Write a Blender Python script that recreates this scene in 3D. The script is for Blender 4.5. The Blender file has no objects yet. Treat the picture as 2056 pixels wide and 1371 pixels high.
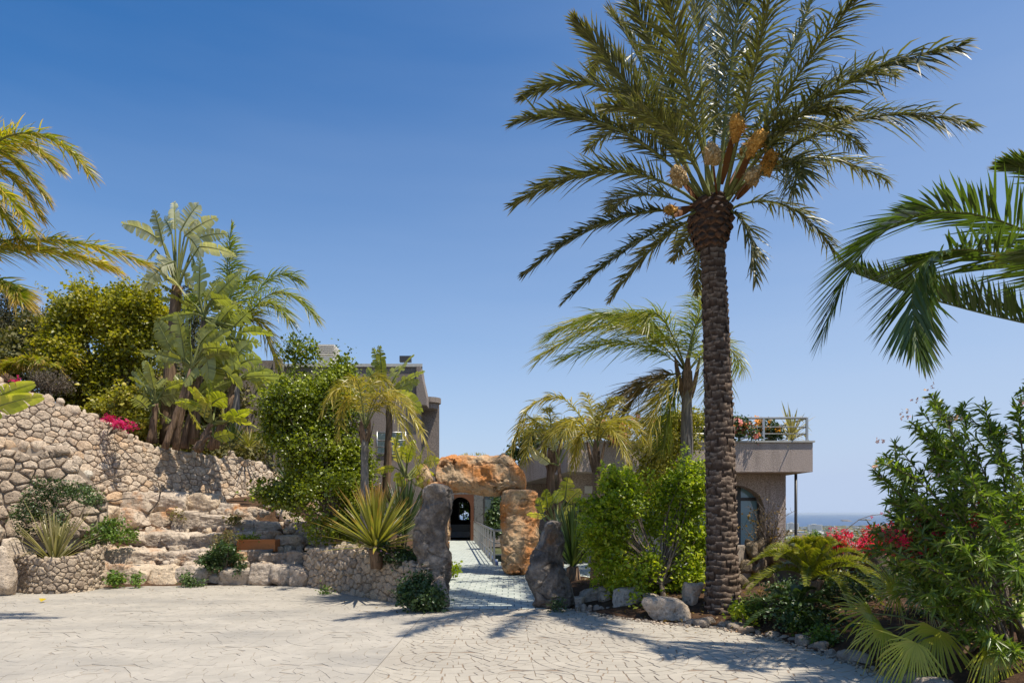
import bpy, math
import numpy as np
from mathutils import Vector
SC = bpy.context.scene
rng = np.random.default_rng(11)
F, HZ, CX, EYE = 1371., 1030., 1028., 1.6
HAZE = .000032
PI = math.pi
# ------------------------------------------------------------------ camera
cd = bpy.data.cameras.new('camera'); cam = bpy.data.objects.new('camera', cd)
SC.collection.objects.link(cam); SC.camera = cam
cam.location = (0, 0, EYE); cam.rotation_euler = (PI/2, 0, 0)
cd.sensor_width = 36; cd.lens = 24.0; cd.shift_y = (HZ-685.5)/2056; cd.shift_x = 0
cd.clip_start = .1; cd.clip_end = 150000
# ------------------------------------------------------------------ light
SUN = Vector((.40, -.23, 1.0)).normalized()
SUN_EL = math.asin(SUN.z); SUN_AZ = math.atan2(SUN.x, SUN.y)
w = bpy.data.worlds.new('World'); SC.world = w; w.use_nodes = True
wn = w.node_tree; bg = wn.nodes['Background']
sky = wn.nodes.new('ShaderNodeTexSky'); sky.sky_type = 'NISHITA'; sky.sun_disc = False
sky.sun_elevation = SUN_EL; sky.sun_rotation = SUN_AZ
sky.altitude = 100; sky.air_density = 1.0; sky.dust_density = .3; sky.ozone_density = 2.0
hs = wn.nodes.new('ShaderNodeHueSaturation'); hs.inputs['Saturation'].default_value = 1.34; hs.inputs['Hue'].default_value = .503
tc = wn.nodes.new('ShaderNodeTexCoord'); sx = wn.nodes.new('ShaderNodeSeparateXYZ'); rp_ = wn.nodes.new('ShaderNodeValToRGB'); mxs = wn.nodes.new('ShaderNodeMix'); mxs.data_type = 'RGBA'
e = rp_.color_ramp.elements; e[0].position = 0; e[0].color = (.9, .9, .9, 1); e[1].position = .55; e[1].color = (0, 0, 0, 1); q = rp_.color_ramp.elements.new(.12); q.color = (.62,)*3+(1,); q = rp_.color_ramp.elements.new(.3); q.color = (.28,)*3+(1,)
wn.links.new(tc.outputs['Generated'], sx.inputs[0]); wn.links.new(sx.outputs[2], rp_.inputs[0]); 
ma = wn.nodes.new('ShaderNodeMath'); ma.operation = 'MULTIPLY_ADD'
nzs = wn.nodes.new('ShaderNodeTexNoise'); nzs.inputs['Scale'].default_value = 2.2; nzs.inputs['Detail'].default_value = 6; mps = wn.nodes.new('ShaderNodeMapping'); mps.inputs['Scale'].default_value = (1, 1, 7); wn.links.new(tc.outputs['Generated'], mps.inputs[0]); wn.links.new(mps.outputs[0], nzs.inputs['Vector'])
mn = wn.nodes.new('ShaderNodeMath'); mn.operation = 'MULTIPLY_ADD'; mn.inputs[1].default_value = .16; mn.inputs[2].default_value = .02; wn.links.new(nzs.outputs['Fac'], mn.inputs[0]); ma.operation = 'MULTIPLY_ADD'; ma.use_clamp = True; ma.inputs[1].default_value = .27
mb_ = wn.nodes.new('ShaderNodeMath'); mb_.operation = 'ADD'; wn.links.new(mn.outputs[0], mb_.inputs[1]); wn.links.new(rp_.outputs[0], mb_.inputs[0]); wn.links.new(sx.outputs[0], ma.inputs[0]); wn.links.new(mb_.outputs[0], ma.inputs[2]); wn.links.new(ma.outputs[0], mxs.inputs[0])
wn.links.new(sky.outputs[0], hs.inputs['Color']); wn.links.new(hs.outputs[0], mxs.inputs[6]); mxs.inputs[7].default_value = (3.35, 4.1, 5.5, 1)   # sea haze low on the sky
wn.links.new(mxs.outputs[2], bg.inputs[0]); bg.inputs[1].default_value = .131
sl = bpy.data.lights.new('sun', 'SUN'); sun = bpy.data.objects.new('sun', sl); SC.collection.objects.link(sun)
sl.energy = 5.0; sl.angle = math.radians(.53); sl.color = (1, .93, .80)
sun.rotation_euler = SUN.to_track_quat('Z', 'Y').to_euler()
SC.view_settings.view_transform = 'Standard'; SC.view_settings.look = 'None'
SC.view_settings.exposure = .20; SC.view_settings.gamma = 1; SC.view_settings.use_curve_mapping = False
SC.cycles.max_bounces = 6; SC.cycles.diffuse_bounces = 3; SC.cycles.glossy_bounces = 3
SC.cycles.transmission_bounces = 6; SC.cycles.transparent_max_bounces = 8; SC.cycles.volume_bounces = 0
SC.cycles.use_denoising = True
# ------------------------------------------------------------------ helpers
def W(px, py, d): return np.array([(px-CX)/F*d, d, EYE+(HZ-py)/F*d])
def G(px, py, z=0.): return W(px, py, F*(EYE-z)/(py-HZ))
def nrm(a): return a/np.maximum(np.linalg.norm(a, axis=-1, keepdims=True), 1e-9)
_T = np.random.default_rng(5).random(65536)*2-1
def vn(p):
    i = np.floor(p).astype(np.int64); f = p-i; u = f*f*(3-2*f); r = 0
    for dx in (0, 1):
        for dy in (0, 1):
            for dz in (0, 1):
                h = ((i[..., 0]+dx)*73856093) ^ ((i[..., 1]+dy)*19349663) ^ ((i[..., 2]+dz)*83492791)
                v = _T[(h ^ (h >> 13)) & 65535]
                r = r + v*(u[..., 0] if dx else 1-u[..., 0])*(u[..., 1] if dy else 1-u[..., 1])*(u[..., 2] if dz else 1-u[..., 2])
    return r
def fbm(p, o=4, g=.5):
    r = 0; a = 1
    for k in range(o): r = r+a*vn(p*(2.03**k)+k*17.3); a *= g
    return r
class MB:
    def __init__(s): s.v = []; s.f = {3: [], 4: []}; s.m = {3: [], 4: []}; s.t = []; s.q = []; s.n = 0
    def add(s, v, f, tint=.5, tip=0., mat=0):
        v = np.asarray(v, float).reshape(-1, 3); n = len(v)
        fs = f if isinstance(f, (list, tuple)) and len(f) and isinstance(f[0], np.ndarray) else [np.asarray(f)]
        for g in fs:
            if len(g) == 0: continue
            k = g.shape[1]; s.f[k].append(g+s.n); s.m[k].append(np.full(len(g), mat, np.int32))
        s.v.append(v); s.t.append(np.broadcast_to(np.asarray(tint, float), n)); s.q.append(np.broadcast_to(np.asarray(tip, float), n)); s.n += n
        return s
    def build(s, name, mats, parent=None, smooth=True, org=(0, 0, 0)):
        me = bpy.data.meshes.new(name)
        if s.n:
            v = np.concatenate(s.v)-np.asarray(org, float); me.vertices.add(len(v)); me.vertices.foreach_set('co', v.ravel().astype(np.float32))
            F3 = np.concatenate(s.f[3]) if s.f[3] else np.zeros((0, 3), int); F4 = np.concatenate(s.f[4]) if s.f[4] else np.zeros((0, 4), int)
            M = np.concatenate((s.m[3] or [np.zeros(0, np.int32)])+(s.m[4] or [np.zeros(0, np.int32)]))
            lv = np.concatenate([F3.ravel(), F4.ravel()]).astype(np.int32); me.loops.add(len(lv)); me.loops.foreach_set('vertex_index', lv)
            nf = len(F3)+len(F4); me.polygons.add(nf)
            ls = np.concatenate([np.arange(len(F3))*3, len(F3)*3+np.arange(len(F4))*4]).astype(np.int32)
            me.polygons.foreach_set('loop_start', ls); me.polygons.foreach_set('material_index', M.astype(np.int32))
            me.polygons.foreach_set('use_smooth', np.full(nf, bool(smooth)))
            me.update(calc_edges=True)
            for nm, a in (('tint', s.t), ('tip', s.q)):
                at = me.attributes.new(nm, 'FLOAT', 'POINT'); at.data.foreach_set('value', np.concatenate(a).astype(np.float32))
        for m in (mats if isinstance(mats, (list, tuple)) else [mats]): me.materials.append(m)
        o = bpy.data.objects.new(name, me); SC.collection.objects.link(o)
        if parent is not None: o.parent = parent
        return o
def tag(o, label=None, cat=None, group=None, kind=None):
    for k, v in (('label', label), ('category', cat), ('group', group), ('kind', kind)):
        if v: o[k] = v
    return o
class Thing:
    def __init__(s, name, label, cat, loc, group=None, kind=None):
        s.o = bpy.data.objects.new(name, None); SC.collection.objects.link(s.o); s.org = np.asarray(loc, float)
        s.o.location = s.org; s.o.empty_display_size = .2; tag(s.o, label, cat, group, kind)
    def part(s, mb, name, mats, smooth=True, label=None, parent=None, kind=None):
        return tag(mb.build(name, mats, parent or s.o, smooth, s.org), label=label, kind=kind)
def solo(mb, name, mats, loc, label, cat, group=None, kind=None, smooth=True):
    o = mb.build(name, mats, None, smooth, loc); o.location = loc
    return tag(o, label, cat, group, kind)
def tube(mb, P, R, k=6, tint=.5, tip=0, mat=0, cap=True, rough=0, flat=1.):
    P = np.asarray(P, float); n = len(P); R = np.broadcast_to(np.asarray(R, float), n)
    T = nrm(np.gradient(P, axis=0)); ref = np.array([0, 0, 1.]) if abs(T[:, 2]).mean() < .8 else np.array([0, 1., 0])
    S = nrm(np.cross(T, ref)); N = np.cross(S, T)
    a = np.arange(k)/k*2*PI
    v = P[:, None]+R[:, None, None]*(np.cos(a)[None, :, None]*S[:, None]+flat*np.sin(a)[None, :, None]*N[:, None])
    if rough: v = v+rng.normal(0, rough, v.shape)
    i = np.arange(n-1)[:, None]*k; j = np.arange(k)[None]; j2 = (j+1) % k
    f = np.stack([i+j, i+j2, i+k+j2, i+k+j], -1).reshape(-1, 4)
    v = v.reshape(-1, 3)
    if cap:
        v = np.concatenate([v, P[:1], P[-1:]]); c0 = n*k
        f3 = np.concatenate([np.stack([j[0]*0+c0, j2[0], j[0]], -1), np.stack([j[0]*0+c0+1, (n-1)*k+j[0], (n-1)*k+j2[0]], -1)])
        mb.add(v, [f, f3], tint, tip, mat)
    else: mb.add(v, f, tint, tip, mat)
def box(mb, a, b, tint=.5, mat=0, R=None, c=None):
    a = np.asarray(a, float); b = np.asarray(b, float)
    v = np.array([[x, y, z] for z in (a[2], b[2]) for y in (a[1], b[1]) for x in (a[0], b[0])])
    f = np.array([[0, 2, 3, 1], [4, 5, 7, 6], [0, 1, 5, 4], [2, 6, 7, 3], [0, 4, 6, 2], [1, 3, 7, 5]])
    if R is not None: v = (v-c)@R.T+c
    mb.add(v, f, tint, 0, mat)
def bez(P0, P1, P2, t):
    t = np.asarray(t)[:, None]; return (1-t)**2*P0+2*t*(1-t)*P1+t*t*P2
def smooth01(x): x = np.clip(x, 0, 1); return x*x*(3-2*x)
# ------------------------------------------------------------------ materials
class NT:
    def __init__(s, name):
        s.m = bpy.data.materials.new(name); s.m.use_nodes = True; s.t = s.m.node_tree; s.t.nodes.clear()
        s.out = s.t.nodes.new('ShaderNodeOutputMaterial'); s.geo = s.n('ShaderNodeNewGeometry'); s.pos = s.geo.outputs['Position']
    def n(s, ty, **k):
        nd = s.t.nodes.new(ty)
        for a, b in k.items(): setattr(nd, a, b)
        return nd
    def l(s, a, b): s.t.links.new(a, b)
    def attr(s, nm): return s.n('ShaderNodeAttribute', attribute_name=nm).outputs['Fac']
    def noise(s, scale, detail=4, rough=.6, vec=None, stretch=None, dist=0):
        nd = s.n('ShaderNodeTexNoise'); nd.inputs['Scale'].default_value = scale; nd.inputs['Detail'].default_value = detail
        nd.inputs['Roughness'].default_value = rough; nd.inputs['Distortion'].default_value = dist
        v = vec or s.pos
        if stretch:
            mp = s.n('ShaderNodeMapping'); mp.inputs['Scale'].default_value = stretch; s.l(v, mp.inputs[0]); v = mp.outputs[0]
        s.l(v, nd.inputs['Vector']); return nd.outputs['Fac']
    def vor(s, scale, feat='F1', stretch=None):
        nd = s.n('ShaderNodeTexVoronoi', feature=feat); nd.inputs['Scale'].default_value = scale; v = s.pos
        if stretch:
            mp = s.n('ShaderNodeMapping'); mp.inputs['Scale'].default_value = stretch; s.l(v, mp.inputs[0]); v = mp.outputs[0]
        s.l(v, nd.inputs['Vector']); return nd.outputs[0]
    def ramp(s, fac, stops, interp='LINEAR'):
        nd = s.n('ShaderNodeValToRGB'); nd.color_ramp.interpolation = interp; e = nd.color_ramp.elements
        while len(e) < len(stops): e.new(.5)
        for i, (p, c) in enumerate(stops): e[i].position = p; e[i].color = (*c, 1) if len(c) == 3 else c
        s.l(fac, nd.inputs[0]); return nd.outputs[0]
    def mix(s, fac, a, b, mode='MIX'):
        nd = s.n('ShaderNodeMix', data_type='RGBA', blend_type=mode)
        for v, i in ((fac, 0), (a, 6), (b, 7)):
            if isinstance(v, bpy.types.NodeSocket): s.l(v, nd.inputs[i])
            elif i == 0: nd.inputs[0].default_value = v
            else: nd.inputs[i].default_value = (*v, 1)
        return nd.outputs[2]
    def math(s, op, a, b=0., c=0.):
        nd = s.n('ShaderNodeMath', operation=op)
        for i, v in enumerate((a, b, c)):
            if isinstance(v, bpy.types.NodeSocket): s.l(v, nd.inputs[i])
            else: nd.inputs[i].default_value = v
        return nd.outputs[0]
    def bump(s, h, strength=.5, dist=.02, prev=None):
        nd = s.n('ShaderNodeBump'); nd.inputs['Strength'].default_value = strength; nd.inputs['Distance'].default_value = dist
        s.l(h, nd.inputs['Height'])
        if prev is not None: s.l(prev, nd.inputs['Normal'])
        return nd.outputs[0]
    def bsdf(s, col, rough=.8, spec=.3, normal=None, metal=0, **k):
        b = s.n('ShaderNodeBsdfPrincipled')
        for v, i in ((col, 'Base Color'), (rough, 'Roughness')):
            if isinstance(v, bpy.types.NodeSocket): s.l(v, b.inputs[i])
            else: b.inputs[i].default_value = (*v, 1) if i == 'Base Color' else v
        b.inputs['Specular IOR Level'].default_value = spec; b.inputs['Metallic'].default_value = metal
        for a, v in k.items(): b.inputs[a.replace('_', ' ')].default_value = v
        if normal is not None: s.l(normal, b.inputs['Normal'])
        return b.outputs[0]
    def done(s, sh): s.l(sh, s.out.inputs[0]); return s.m
def leafmat(name, c0, c1, tipc=None, trans=.35, rough=.42, tipstart=.75, tipamt=.8, spec=.45, c2=None, patch=None):
    g = lambda c, k: (c[0]*k*1.05, c[1]*k*.93, c[2]*k*.85)
    if trans > .14 and 'petal' not in name and 'bract' not in name: c0 = g(c0, .62); c1 = g(c1, .92); c2 = g(c2, 1.12) if c2 else None; trans *= .78
    t = NT(name); ti = t.attr('tint')
    col = t.ramp(ti, [(0, c0), (.6, c1), (1, c2 or c1)])
    nz = t.noise(6, 2); col = t.mix(t.math('MULTIPLY', nz, .35), col, tuple(x*.6 for x in c0))
    if patch: col = t.mix(t.ramp(t.noise(1.2, 3), [(.5, (0, 0, 0)), (.62, (1, 1, 1))]), col, patch)
    if tipc:
        f = t.math('MULTIPLY', t.math('SMOOTHSTEP' if False else 'MULTIPLY', t.math('MAXIMUM', t.math('SUBTRACT', t.attr('tip'), tipstart), 0), 1/(1.001-tipstart)), tipamt)
        col = t.mix(f, col, tipc)
    b = t.bsdf(col, rough, spec)
    tr = t.n('ShaderNodeBsdfTranslucent'); tc = t.mix(.5, col, (.35, .42, .02), 'MIX') if trans > .2 else col
    tcc = t.mix(1, col, (1.9, 2.0, .7), 'MULTIPLY'); t.l(tcc, tr.inputs[0])
    mx = t.n('ShaderNodeMixShader'); mx.inputs[0].default_value = trans; t.l(b, mx.inputs[1]); t.l(tr.outputs[0], mx.inputs[2])
    return t.done(mx.outputs[0])
def stonemat(name, ramp, bump=.5, bscale=9, dark=(.12, .1, .08), patch=None, pit=None, speck=.35, patchs=1.6, pr=(.45, .62)):
    t = NT(name); col = t.ramp(t.attr('tint'), ramp)
    n1 = t.noise(bscale, 7, .68); n2 = t.noise(bscale*.22, 3)
    col = t.mix(t.ramp(n1, [(.35, (speck, speck, speck)), (.55, (0, 0, 0))]), col, dark)
    if patch: col = t.mix(t.ramp(t.noise(patchs, 5, .6), [(pr[0], (0, 0, 0)), (pr[1], (1, 1, 1))]), col, patch)
    col = t.mix(t.ramp(n2, [(.3, (.15, .15, .15)), (.6, (0, 0, 0))]), col, tuple(c*1.3 for c in dark))
    n3 = t.noise(bscale*3.2, 6, .75)
    col = t.mix(t.ramp(n3, [(.34, (.6,)*3), (.46, (0, 0, 0))]), col, tuple(c*.85 for c in dark)); col = t.mix(t.ramp(n3, [(.55, (0, 0, 0)), (.72, (.4,)*3)]), col, (.78, .70, .60))
    pz = t.ramp(t.noise(bscale*2.1, 4, .8, stretch=(1, 1, 1.3)), [(.30, (0, 0, 0)), (.42, (1, 1, 1))])
    col = t.mix(.38, col, pz, 'MULTIPLY')
    h = n1
    bn = t.bump(h, bump, .07); bn = t.bump(pz, .8, .03, bn); bn = t.bump(n3, .9, .035, bn)
    if pit: bn = t.bump(t.vor(pit), .5, .03, bn)
    bn = t.bump(t.noise(bscale*7, 3), bump*.5, .01, bn)
    return t.done(t.bsdf(col, .92, .15, bn))
MT = {}
def concrete(name, base, stain, streak):
    t = NT(name); col = t.ramp(t.attr('tint'), [(0, tuple(c*.93 for c in base)), (1, tuple(min(1, c*1.05) for c in base))])
    st = t.noise(.7, 7, .6, stretch=(.6, 1.3, 1)); col = t.mix(t.ramp(st, [(.46, (0, 0, 0)), (.66, (streak,)*3)]), col, stain)
    f = t.noise(5.5, 5, .7); col = t.mix(t.ramp(f, [(.5, (0, 0, 0)), (.75, (.35, .35, .35))]), col, tuple(c*.7 for c in base))
    f = t.noise(1.7, 6, .7); col = t.mix(t.ramp(f, [(.44, (0, 0, 0)), (.68, (.5, .5, .5))]), col, tuple(c*.76 for c in base))
    f = t.noise(28, 3, .7); col = t.mix(t.ramp(f, [(.55, (0, 0, 0)), (.8, (.25, .25, .25))]), col, tuple(c*.55 for c in base))
    return t.done(t.bsdf(col, .85, .25, t.bump(t.noise(20, 6, .7), .25, .01)))
MT['paveR'] = concrete('stamped_concrete_cream', (.46, .41, .335), (.33, .29, .24), .6)
MT['paveL'] = concrete('stamped_concrete_worn', (.45, .405, .34), (.31, .285, .25), .9)
def plain(name, c, rough=.85, spec=.25, ns=12, amt=.3, bump=.3, metal=0, bd=.01):
    t = NT(name); n = t.noise(ns, 5, .65)
    col = t.mix(t.ramp(n, [(.4, (0, 0, 0)), (.7, (amt,)*3)]), c, tuple(x*.5 for x in c))
    return t.done(t.bsdf(col, rough, spec, t.bump(n, bump, bd), metal))
MT['jointR'] = plain('joint_brown', (.29, .22, .16), ns=30)
MT['jointL'] = plain('joint_pale', (.40, .345, .28), ns=2, amt=.7)
t = NT('green_grey_tile'); col = t.ramp(t.attr('tint'), [(0, (.42, .455, .41)), (1, (.55, .575, .52))])
col = t.mix(t.ramp(t.noise(4, 5), [(.45, (0, 0, 0)), (.7, (.45,)*3)]), col, (.36, .40, .36))
MT['tile'] = t.done(t.bsdf(col, .7, .3, t.bump(t.noise(40, 3), .15, .005)))
MT['tilejoint'] = plain('tile_joint', (.13, .16, .17))
t = NT('soil'); n = t.noise(7, 8, .7); col = t.ramp(n, [(.3, (.05, .03, .018)), (.6, (.13, .075, .045)), (.8, (.22, .15, .1))])
MT['soil'] = t.done(t.bsdf(col, .95, .1, t.bump(t.noise(14, 8, .75), 1, .06)))
MT['wallstone'] = stonemat('limestone_wall', [(0, (.46, .36, .265)), (.3, (.69, .54, .40)), (.65, (.82, .67, .51)), (.88, (.78, .54, .34)), (1, (.88, .78, .63))], bump=1., bscale=7, dark=(.20, .155, .12), speck=.4, patch=(.60, .40, .24), pr=(.58, .75), patchs=1.1)
MT['roundstone'] = stonemat('rubble_wall', [(0, (.44, .34, .25)), (.4, (.66, .52, .38)), (.8, (.78, .62, .45)), (1, (.82, .60, .38))], bump=.7, bscale=14, dark=(.20, .15, .11), speck=.3)
MT['mortar'] = plain('wall_backing', (.33, .27, .21), ns=9, bump=.8, bd=.03)
MT['boulder'] = stonemat('boulder_tan', [(0, (.46, .37, .28)), (.5, (.68, .56, .44)), (1, (.76, .59, .41))], bump=1., bscale=5, dark=(.20, .155, .12), patch=(.60, .31, .14), pr=(.54, .70), pit=14, speck=.38)
MT['boulder_grey'] = stonemat('boulder_grey', [(0, (.32, .26, .21)), (1, (.58, .48, .38))], bump=.9, bscale=5, dark=(.15, .12, .095), patch=(.44, .26, .14), pr=(.56, .74), speck=.4)
MT['orange_rock'] = stonemat('orange_limestone', [(0, (.62, .40, .21)), (1, (.76, .56, .36))], bump=1., bscale=6, dark=(.26, .17, .11), patch=(.66, .27, .085), patchs=1.5, pr=(.42, .60), pit=9, speck=.55)
t = NT('dark_weathered_rock'); n = t.noise(3.2, 8, .72); col = t.ramp(n, [(.33, (.07, .055, .044)), (.5, (.23, .19, .155)), (.66, (.48, .40, .32))])
col = t.mix(t.ramp(t.noise(1.3, 4), [(.57, (0, 0, 0)), (.7, (.85,)*3)]), col, (.30, .155, .07))
MT['dark_rock'] = t.done(t.bsdf(col, .9, .2, t.bump(t.noise(24, 6, .75), .8, .03, t.bump(t.noise(7, 8, .7), 1, .09))))
MT['rough_rock'] = stonemat('pitted_limestone', [(0, (.17, .12, .07)), (1, (.36, .28, .19))], bump=1, bscale=6, dark=(.05, .035, .02), pit=7, speck=.8)
t = NT('pebble_stucco'); n = t.vor(55); n2 = t.noise(48, 4, .8)
col = t.ramp(n2, [(.38, (.17, .125, .10)), (.5, (.46, .37, .32)), (.64, (.72, .61, .54))])
col = t.mix(t.ramp(t.noise(1.4, 7, .72, stretch=(2.6, 1, .3)), [(.48, (0, 0, 0)), (.72, (.6,)*3)]), col, (.17, .14, .12))
MT['stucco'] = t.done(t.bsdf(col, .9, .2, t.bump(n, .5, .012)))
t = NT('shaded_pebble_stucco'); n = t.vor(55); col = t.ramp(t.noise(48, 4, .8), [(.38, (.10, .08, .065)), (.5, (.26, .215, .185)), (.64, (.42, .355, .31))])  # darker copy of the pebble stucco, left house shade put into its colour
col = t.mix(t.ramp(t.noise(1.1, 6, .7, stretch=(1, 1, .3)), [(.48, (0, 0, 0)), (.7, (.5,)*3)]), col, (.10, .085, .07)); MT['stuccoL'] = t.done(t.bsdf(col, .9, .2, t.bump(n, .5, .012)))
MT['coping'] = plain('pale_coping', (.50, .49, .45))
MT['white'] = plain('white_render', (.68, .64, .58), amt=.15)
MT['steel'] = plain('galvanised_steel', (.48, .47, .45), .38, .5, metal=.75, ns=40, amt=.2, bump=.05)
MT['darksteel'] = plain('dark_frame', (.05, .048, .045), .45, .5, ns=40, amt=.2, bump=.05)
MT['wood'] = plain('brown_door_wood', (.14, .055, .025), .5, .4)
MT['dark'] = plain('dark_interior', (.035, .032, .03))
MT['sofa'] = plain('grey_sofa_fabric', (.45, .47, .48))
t = NT('grey_marble'); n = t.noise(3, 8, .65, dist=2.2); MT['marble'] = t.done(t.bsdf(t.ramp(n, [(.35, (.06, .06, .055)), (.5, (.19, .185, .17)), (.62, (.10, .10, .095))]), .4, .5))
t = NT('window_glass'); MT['glass'] = t.done(t.bsdf((.10, .14, .15), .04, .9, None))
t = NT('blue_glass'); MT['blueglass'] = t.done(t.bsdf((.22, .40, .48), .05, .9, None))
MT['terracotta'] = plain('terracotta', (.66, .24, .08), .8, .2)
MT['blueblock'] = plain('blue_tile', (.06, .09, .22), .4, .5)
t = NT('palm_trunk_bark'); n = t.noise(16, 6, .7)
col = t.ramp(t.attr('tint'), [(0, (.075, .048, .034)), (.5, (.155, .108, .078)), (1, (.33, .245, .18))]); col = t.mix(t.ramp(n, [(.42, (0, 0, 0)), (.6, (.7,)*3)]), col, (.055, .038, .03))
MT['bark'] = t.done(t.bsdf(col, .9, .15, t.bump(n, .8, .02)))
t = NT('cut_frond_bases'); n = t.noise(18, 6, .7)
col = t.mix(t.ramp(n, [(.42, (0, 0, 0)), (.62, (.8,)*3)]), t.ramp(t.attr('tint'), [(0, (.055, .05, .048)), (.45, (.12, .075, .055)), (1, (.24, .12, .065))]), (.05, .028, .02))
MT['boots'] = t.done(t.bsdf(col, .9, .15, t.bump(n, .8, .02)))
def fibre(name, a, b, st=(30, 30, 2.0)):
    t = NT(name); n = t.noise(1, 6, .7, stretch=st); MT[name] = t.done(t.bsdf(t.ramp(n, [(.35, a), (.65, b)]), .9, .15, t.bump(n, 1, .02)))
fibre('grey_trunk', (.09, .075, .062), (.34, .30, .255))
fibre('stem_brown', (.07, .045, .03), (.30, .20, .13))
fibre('petiole', (.13, .16, .05), (.26, .26, .10))
fibre('twig', (.10, .075, .055), (.24, .19, .15), (20, 20, 10))
fibre('palestem', (.16, .14, .075), (.32, .28, .17))
MT['spathe'] = plain('brown_spathe', (.20, .085, .035), .6)
t = NT('date_flower_mass'); MT['fruit'] = t.done(t.bsdf(t.ramp(t.vor(30), [(0, (.95, .60, .20)), (.6, (.62, .32, .07))]), .8, .2, t.bump(t.vor(38), 1, .03)))
t = NT('pale_flower_mass'); MT['fruitpale'] = t.done(t.bsdf(t.ramp(t.vor(30), [(0, (.78, .62, .38)), (.6, (.42, .28, .13))]), .8, .2, t.bump(t.vor(30), 1, .03)))
MT['date'] = leafmat('date_palm_leaflet', (.075, .095, .03), (.16, .18, .06), (.34, .25, .11), .26, .4, .7, .7, .5, (.26, .27, .14))
MT['dateR'] = leafmat('canary_palm_leaflet', (.045, .095, .022), (.11, .19, .035), (.30, .17, .06), .34, .35, .82, .8, .6, (.11, .17, .045))
MT['queen'] = leafmat('queen_palm_leaflet', (.10, .17, .025), (.25, .33, .04), (.46, .34, .12), .45, .38, .6, .7, .6, (.36, .32, .06))
MT['queenyellow'] = leafmat('yellowing_palm_leaflet', (.10, .22, .015), (.36, .40, .025), (.58, .32, .14), .46, .42, .5, .8, .5, (.70, .52, .04))
MT['queengold'] = leafmat('golden_palm_leaflet', (.21, .23, .025), (.46, .42, .06), (.42, .30, .10), .4, .4, .6, .7, .6, (.48, .38, .08))
MT['brownfrond'] = leafmat('browning_palm_leaflet', (.10, .085, .03), (.24, .17, .055), (.28, .19, .11), .3, .5, .5, .7, .4, (.30, .20, .07))
MT['streli'] = leafmat('bird_of_paradise_leaf', (.24, .29, .07), (.42, .48, .13), (.48, .42, .14), .42, .3, .85, .6, .7, (.27, .33, .15))
MT['strelipale'] = leafmat('pale_banana_leaf', (.42, .50, .30), (.58, .64, .42), (.34, .30, .16), .25, .4, .85, .5, .5, (.70, .72, .55))
MT['streliyel'] = leafmat('yellow_banana_leaf', (.30, .40, .03), (.48, .54, .06), (.5, .40, .1), .45, .35, .85, .5, .5, (.5, .46, .12))
MT['bigtree'] = leafmat('olive_tree_leaf', (.17, .22, .012), (.42, .43, .025), None, .45, .4, c2=(.50, .46, .05))
MT['midtree'] = leafmat('glossy_green_leaf', (.08, .13, .010), (.22, .30, .018), None, .4, .3, spec=.6, c2=(.36, .44, .04))
MT['duranta'] = leafmat('bright_green_leaf', (.20, .32, .012), (.36, .50, .025), None, .5, .38, c2=(.54, .60, .06))
MT['climber'] = leafmat('yellow_green_leaf', (.20, .24, .02), (.40, .41, .05), None, .4, .45, c2=(.56, .50, .11))
MT['pine'] = leafmat('dark_pine_needles', (.03, .045, .02), (.085, .095, .035), None, .15, .6, c2=(.12, .10, .04))
MT['scrub'] = leafmat('hill_scrub_leaf', (.09, .12, .035), (.21, .21, .055), None, .3, .6, c2=(.28, .22, .09))
MT['greyscrub'] = leafmat('grey_shrub_leaf', (.10, .09, .075), (.19, .17, .145), None, .15, .7, c2=(.25, .22, .18))
MT['ivy'] = leafmat('dark_green_leaf', (.035, .08, .025), (.09, .17, .055), None, .25, .35, c2=(.18, .27, .10))
MT['bushgreen'] = leafmat('small_leaf_green', (.07, .15, .03), (.17, .31, .05), None, .35, .4, c2=(.20, .28, .06))
MT['oleander'] = leafmat('oleander_leaf', (.08, .15, .028), (.21, .34, .055), (.38, .42, .06), .48, .34, .9, .3, .55, (.19, .22, .05))
MT['yucca'] = leafmat('yucca_blade', (.19, .24, .035), (.40, .42, .08), (.40, .16, .04), .28, .35, .68, .9, .6, (.34, .32, .12))
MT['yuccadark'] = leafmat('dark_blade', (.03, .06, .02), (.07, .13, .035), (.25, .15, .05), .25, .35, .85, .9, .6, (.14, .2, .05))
MT['phormium'] = leafmat('striped_flax_blade', (.22, .25, .10), (.44, .44, .22), (.35, .28, .15), .22, .38, .9, .8, .5, (.52, .48, .30))
MT['cycad'] = leafmat('cycad_leaflet', (.13, .19, .018), (.27, .33, .03), (.50, .38, .05), .35, .33, .6, .6, .6, (.28, .28, .05))
MT['cycaddark'] = leafmat('shaded_cycad_leaflet', (.03, .07, .022), (.06, .12, .03), (.12, .16, .04), .25, .35, .6, .6, .6)  # dark copy of the cycad leaflet with the shade put into the colour
MT['fan'] = leafmat('fan_palm_segment', (.28, .36, .02), (.48, .54, .045), (.50, .36, .06), .35, .32, .72, .9, .6, (.46, .44, .08))
def petal(name, c, c2, tr=.3):
    MT[name] = leafmat(name, c, c2, None, tr, .6, c2=tuple(min(1, x*1.15) for x in c2), spec=.2)
petal('magenta_bract', (.50, .012, .12), (.66, .03, .2)); petal('red_bract', (.62, .012, .05), (.80, .04, .13))
petal('pink_petal', (.75, .38, .42), (.85, .55, .58)); petal('salmon_petal', (.80, .22, .20), (.88, .36, .34)); petal('orange_petal', (.75, .26, .03), (.85, .36, .08))
petal('violet_petal', (.50, .25, .62), (.68, .42, .75))
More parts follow.
